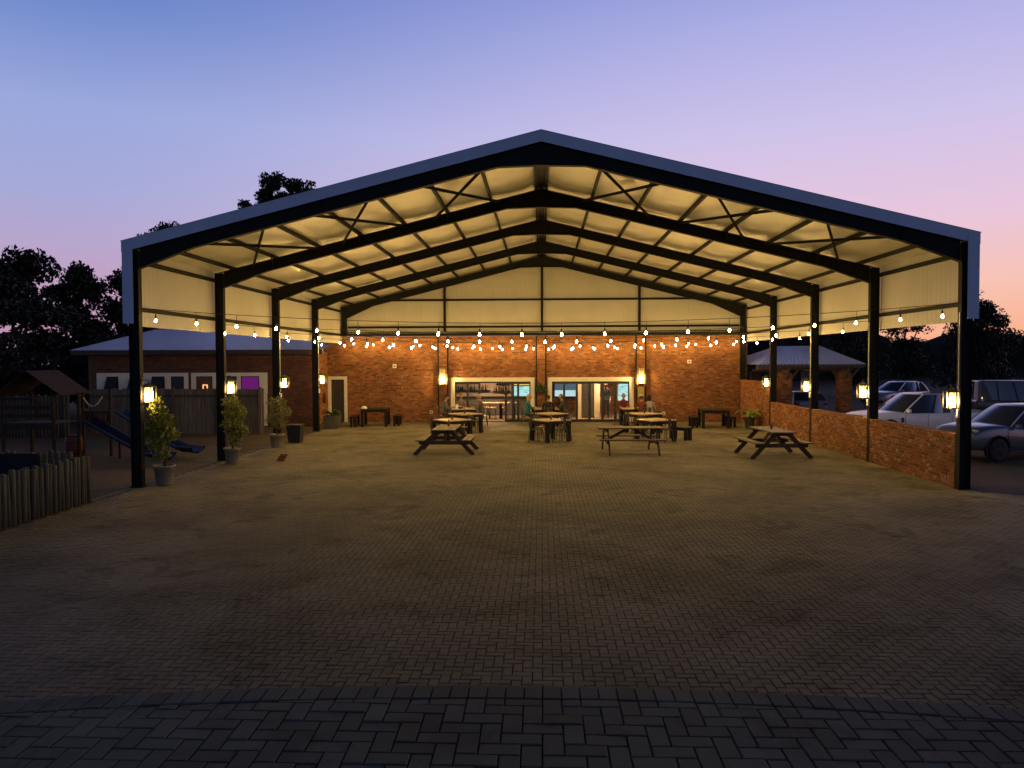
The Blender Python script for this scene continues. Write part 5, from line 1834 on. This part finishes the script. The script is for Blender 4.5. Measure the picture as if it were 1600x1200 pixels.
def suv(loc, rz, lab, paint, name='suv', L=4.6, H=1.68, hood=1.05, boxy=False, rim=rim_dk):
    t = thing(name, lab, 'car', loc, rz)
    hw = .92
    f, r_ = L * .5, -L * .5
    car_body(t, [(r_, .50, .98, hw * .88, 0), (r_ + .10, .36, 1.06, hw * .96, 0), (r_ + .9, .30, 1.06, hw, 0), (0, .28, 1.02, hw * .99, 0), (f - 1.75, .28, 1.02, hw, .02), (f - 1.2, .30, hood, hw, .05), (f - .45, .32, hood - .07, hw * .96, .06), (f - .14, .36, hood - .16, hw * .88, .04), (f, .48, hood - .34, hw * .72, 0)],
             [(r_ + .95, .43), (f - .92, .43)], paint, .36)
    if boxy:
        greenhouse(t, (r_ + .08, f - 1.45, .84), (r_ + .12, f - 1.85, .74), .98, H, paint, [(.05, .30, .06, .31), (.34, .62, .35, .63), (.66, .95, .67, .93)])
    else:
        greenhouse(t, (r_ + .12, f - 1.18, .84), (r_ + .62, f - 2.15, .66), .98, H, paint, [(.08, .30, .12, .32), (.33, .60, .35, .60), (.63, .90, .63, .86)])
    for s_ in (-1, 1):
        MB().box((f - .34, s_ * .66, hood - .19), (.34, .24, .10)).ob('headlight', light_w, t, bevel=.03)
        MB().box((r_ + .03, s_ * .72, .88), (.10, .22, .13)).ob('tail_lamp', light_r, t, bevel=.02)
        for xx in (r_ + .95, f - .92):
            MB().lathe([(.465, -.03), (.475, .0), (.44, .015), (.42, -.02)], c=(xx, s_ * (hw - .035), .37), n=28, axis='y', cap=False).ob('arch_flare', trim_b, t, True)
            wheel(t, xx, s_ * .79, .36, .24, s_, rim)
        for xx in (r_ + 1.5, r_ + 2.5, f - 1.25):
            MB().box((xx, s_ * (hw + .002), .68), (.008, .006, .60)).ob('door_gap', trim_b, t)
        for xx in (r_ + 1.62, r_ + 2.62):
            MB().box((xx, s_ * (hw + .008), .90), (.15, .02, .03)).ob('door_handle', paint, t, bevel=.005)
    MB().box((f - .03, 0, hood - .32), (.12, .95, .20)).ob('grille', trim_b, t, bevel=.03)
    MB().box((f - .06, 0, .44), (.20, 1.50, .16)).ob('bumper', trim_b, t, bevel=.05)
    MB().box((0, 0, .30), (L - 2.6, 1.74, .08)).ob('sill', trim_b, t)
    mirrors(t, f - 1.55, .90, 1.08, paint)
    return t


pickup((14.55, 11.9, -.05), R(180 + 12), 'white double cab pickup parked behind the low brick wall')
suv((14.95, 6.50, -.05), R(180 + 17), 'dark grey car at the right edge beside the front column, bonnet to the wall', dark_car, L=4.6, H=1.70, hood=1.13)
suv((24.9, 22.3, -.05), R(-12), 'boxy dark four wheel drive far right behind the dark grey car', black_car, L=4.6, H=2.02, boxy=True)
suv((22.0, 30.0, .1), R(-150), 'silver car just visible above the roof of the white pickup', silver_car, L=4.5, H=1.62)
suv((13.55, 22.7, -.02), R(92), 'blue car parked under the pavilion behind its left pillar', blue_car, L=4.1, H=1.46)

# ------------------------------------------------------------------ pavilion on the right
t = thing('pavilion', 'open pavilion with blue grey hipped metal roof on two brick pillars', 'pavilion', (12.9, 19.5, 0))
for x, nm in ((-1.0, 0), (1.85, 1)):
    p = MB().span(x - .28, x + .28, -.28, .28, -.05, 2.45).ob('pillar', mortar, t)
    parts = []
    for O, U, N in (((x - .28, -.28, 0), (1, 0, 0), (0, -1, 0)), ((x - .28, -.28, 0), (0, 1, 0), (-1, 0, 0)), ((x + .28, -.28, 0), (0, 1, 0), (1, 0, 0))):
        V, Q = frusta(bonds(0, .56, 0, 2.45), O, U, (0, 0, 1), N, ch=.004, h=.012, depth=0, hj=.002, tilt=.001)
        parts.append((V, Q))
    VV = np.concatenate([a for a, _ in parts]); QQ = np.concatenate([q + sum(len(parts[j][0]) for j in range(i)) for i, (_, q) in enumerate(parts)])
    stuff(np_obj('brick', VV, QQ, brick_m, p))
    for s_ in (-1, 1):
        MB().beam((x + s_ * .20, -.10, 2.05), (x + s_ * .75, -.10, 2.78), .08, .10).ob('strut', wood_pic, t)
    MB().beam((x, -.2, 2.10), (x, -.75, 2.75), .08, .10, (1, 0, 0)).ob('strut', wood_pic, t)
for y in (-.1, 5.2):
    MB().span(-2.4, 2.3, y - .06, y + .06, 2.60, 2.79).ob('beam', wood_pic, t)
for x in (-1.0, 1.85):
    MB().span(x - .06, x + .06, -.6, 5.6, 2.455, 2.595).ob('cross_beam', wood_pic, t)
    MB().span(x - .25, x + .25, 4.95, 5.45, -.05, 2.455).ob('back_pillar', mortar, t)
ex0, ex1, ey0, ey1, ez, rz_ = -2.55, 2.62, -.75, 6.0, 2.86, 3.78
rx0, rx1, ry = -.6, 1.62, 2.6


def slope_mesh(name, A, Bp, Cc, Dd, n):
    """ribbed slope between eave A-B and top D-C"""
    A, Bp, Cc, Dd = (Vector(v_) for v_ in (A, Bp, Cc, Dd))
    nm = (Bp - A).cross(Dd - A).normalized()
    if nm.z < 0:
        nm = -nm
    V = []
    us = []
    for i in range(n):
        for du, dd in ((0, 0), (.55, 0), (.65, .035), (.85, .035), (.95, 0)):
            us.append(((i + du) / n, dd))
    us.append((1, 0))
    for u, dd in us:
        V += [A.lerp(Bp, u) + nm * dd, Dd.lerp(Cc, u) + nm * dd]
    np_obj(name, V, [(2 * i, 2 * i + 2, 2 * i + 3, 2 * i + 1) for i in range(len(us) - 1)], roofmetal, t)


slope_mesh('roof_slope', (ex0, ey0, ez), (ex1, ey0, ez), (rx1, ry, rz_), (rx0, ry, rz_), 26)
slope_mesh('roof_slope', (ex0, ey1, ez), (ex1, ey1, ez), (rx1, ry, rz_), (rx0, ry, rz_), 26)
slope_mesh('roof_slope', (ex1, ey0, ez), (ex1, ey1, ez), (rx1, ry + .01, rz_), (rx1, ry, rz_), 26)
slope_mesh('roof_slope', (ex0, ey0, ez), (ex0, ey1, ez), (rx0, ry + .01, rz_), (rx0, ry, rz_), 26)
MB().span(ex0 + .03, ex1 - .03, ey0 + .02, ey0 + .05, ez - .14, ez - .01).span(ex1 - .05, ex1 - .02, ey0 + .06, ey1, ez - .14, ez - .01).ob('fascia_board', wood_dk, t)

# ------------------------------------------------------------------ trees


def tree(loc, H, clumps, n, lab, size=.26, cat='tree', trunk_r=.28, name='gum_tree', grp='gum trees around the yard'):
    """clumps in local coordinates (x, y, z, rx, ry, rz); trunk and limbs run to them"""
    t = thing(name, lab, cat, loc, group=grp)
    b = MB()
    zc_ = min(c[2] for c in clumps)
    fork = Vector((0, 0, max(1.0, zc_ * .55)))
    b.tube([(0, 0, -.2), (.05, 0, fork.z * .5), tuple(fork)], [trunk_r * 1.25, trunk_r, trunk_r * .8], 8)
    for c in clumps:
        e = Vector(c[:3])
        m_ = fork.lerp(e, .5) + Vector((random.uniform(-.3, .3), random.uniform(-.3, .3), .3))
        b.tube([tuple(fork), tuple(m_), tuple(e)], [trunk_r * .6, trunk_r * .35, trunk_r * .1], 6)
    b.ob('trunk', trunk_m, t, True)
    cs, rs = [], []
    for c in clumps:
        k = 12
        for _ in range(k):
            d = rng.normal(size=3); d /= np.linalg.norm(d)
            q = rng.uniform(.15, .85)
            cs.append([c[0] + d[0] * c[3] * q, c[1] + d[1] * c[4] * q, c[2] + d[2] * c[5] * q])
            f = rng.uniform(.30, .62)
            rs.append([c[3] * f, c[4] * f, c[5] * f])
    stuff(leaves('crown', cs, rs, n, size, leaf_tree, t, 1.9, .4, soft=True))
    return t


def crown(w, z0, z1, k, sp=.45):
    out = []
    for i in range(k):
        u = (i + .5) / k
        z = z0 + (z1 - z0) * u
        wr = w * (math.sin(math.pi * (u * .75 + .2))) * .6
        a = i * 2.4 + random.random()
        out.append((math.cos(a) * wr, math.sin(a) * wr, z, w * sp * random.uniform(.8, 1.2), w * sp, (z1 - z0) / k * random.uniform(.9, 1.4)))
    return out


# dark trees left of the outbuilding
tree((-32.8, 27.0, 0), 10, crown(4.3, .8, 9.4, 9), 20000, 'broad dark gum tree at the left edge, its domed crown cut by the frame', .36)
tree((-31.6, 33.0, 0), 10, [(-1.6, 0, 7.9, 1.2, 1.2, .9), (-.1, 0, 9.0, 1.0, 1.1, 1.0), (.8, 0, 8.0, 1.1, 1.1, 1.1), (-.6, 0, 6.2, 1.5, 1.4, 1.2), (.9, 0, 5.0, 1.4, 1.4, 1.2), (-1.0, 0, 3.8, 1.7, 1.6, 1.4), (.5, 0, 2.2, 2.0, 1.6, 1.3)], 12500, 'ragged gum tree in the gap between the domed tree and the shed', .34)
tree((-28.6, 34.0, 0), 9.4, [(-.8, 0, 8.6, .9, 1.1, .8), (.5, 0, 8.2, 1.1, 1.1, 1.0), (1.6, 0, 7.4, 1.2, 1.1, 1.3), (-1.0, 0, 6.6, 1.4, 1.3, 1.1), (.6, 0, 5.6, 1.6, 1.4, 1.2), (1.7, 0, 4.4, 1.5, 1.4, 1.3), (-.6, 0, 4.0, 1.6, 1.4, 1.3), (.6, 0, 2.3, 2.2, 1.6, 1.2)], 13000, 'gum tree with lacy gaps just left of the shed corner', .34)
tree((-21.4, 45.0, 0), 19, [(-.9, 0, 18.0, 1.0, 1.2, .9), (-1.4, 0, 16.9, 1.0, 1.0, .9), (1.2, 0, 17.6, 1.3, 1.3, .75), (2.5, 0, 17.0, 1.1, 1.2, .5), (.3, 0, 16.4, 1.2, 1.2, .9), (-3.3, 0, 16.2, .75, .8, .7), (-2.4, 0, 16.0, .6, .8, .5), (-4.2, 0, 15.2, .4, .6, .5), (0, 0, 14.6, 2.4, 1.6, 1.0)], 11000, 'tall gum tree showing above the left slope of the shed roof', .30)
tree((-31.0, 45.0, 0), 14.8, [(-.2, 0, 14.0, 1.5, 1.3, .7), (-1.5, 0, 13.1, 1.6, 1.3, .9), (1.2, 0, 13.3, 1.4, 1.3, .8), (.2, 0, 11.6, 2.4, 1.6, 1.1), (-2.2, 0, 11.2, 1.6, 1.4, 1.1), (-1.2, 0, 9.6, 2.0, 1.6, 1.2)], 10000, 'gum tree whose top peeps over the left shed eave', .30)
for i, (x, y, h_, lab) in enumerate(((-27.2, 30.0, 4.6, 'dark shrubby tree behind the outbuilding roof end'), (-35.5, 20.0, 6.0, 'dark bushy tree at the far left behind the playground'),
                                     (-29.8, 21.0, 4.2, 'low dark bushy tree beside the outbuilding end wall'), (-24.8, 24.5, 3.9, 'low dark bush tight against the outbuilding end wall'))):
    tree((x, y, 0), h_, crown(3.0, .5, h_, 6, .62), 9000, lab, .26, name='bushy_tree', trunk_r=.15, grp='dark bushy trees behind the playground')
# right-hand treeline
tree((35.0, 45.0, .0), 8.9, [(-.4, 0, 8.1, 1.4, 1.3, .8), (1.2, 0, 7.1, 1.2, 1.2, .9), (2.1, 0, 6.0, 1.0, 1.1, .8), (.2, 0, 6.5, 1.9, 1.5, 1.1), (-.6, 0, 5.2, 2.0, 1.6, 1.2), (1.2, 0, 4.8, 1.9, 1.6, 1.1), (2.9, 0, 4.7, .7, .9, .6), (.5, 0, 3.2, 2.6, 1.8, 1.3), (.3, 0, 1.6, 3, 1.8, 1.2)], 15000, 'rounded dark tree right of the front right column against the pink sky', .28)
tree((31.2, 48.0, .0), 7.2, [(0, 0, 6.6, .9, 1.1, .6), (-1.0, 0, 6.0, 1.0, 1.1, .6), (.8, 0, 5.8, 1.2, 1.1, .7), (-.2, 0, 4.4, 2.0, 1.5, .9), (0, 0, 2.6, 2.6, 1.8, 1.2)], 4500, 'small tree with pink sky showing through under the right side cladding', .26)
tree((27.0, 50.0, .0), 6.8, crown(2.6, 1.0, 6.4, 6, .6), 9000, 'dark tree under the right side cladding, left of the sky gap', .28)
V, Q = [], []
hx = np.linspace(5, 130, 60)
# far wooded ridge and the belt of bush below it
ridge = []
for x in hx:
    ridge.append(7.6 + .5 * math.sin(x * .26) + .4 * math.sin(x * .61 + 1) - 2.3 * math.exp(-((x - 49.5) / 4.2) ** 2) - 1.3 * (1 / (1 + math.exp(-(x - 50) / 2))))
V = []
for i, x in enumerate(hx):
    V += [(x, 78, -1), (x, 80 + 2 * math.sin(x), ridge[i] * .8), (x, 86, ridge[i])]
Q = [(3 * i + k, 3 * i + 3 + k, 3 * i + 4 + k, 3 * i + 1 + k) for i in range(len(hx) - 1) for k in range(2)]
hillm = mat('bush_covered_bank', (0.016, 0.018, 0.012), 1, var=.5, scale=.6, bump=.8, bscale=2)
structure(np_obj('hill', V, Q, hillm, smooth=True))
cs, rs = [], []
for x in np.arange(6, 128, 1.4):
    z = np.interp(x, hx, ridge)
    for k in range(3):
        cs.append([x + random.uniform(-1, 1), 80 + random.uniform(-2, 2), z * (.35 + .3 * k) + random.uniform(-.3, .3)])
        rs.append([1.3, 1.2, .8])
o = stuff(leaves('treeline', cs, rs, 26000, .42, leaf_tree, None, 1.8, .3))
o['label'] = 'far dark belt of bush along the ridge'
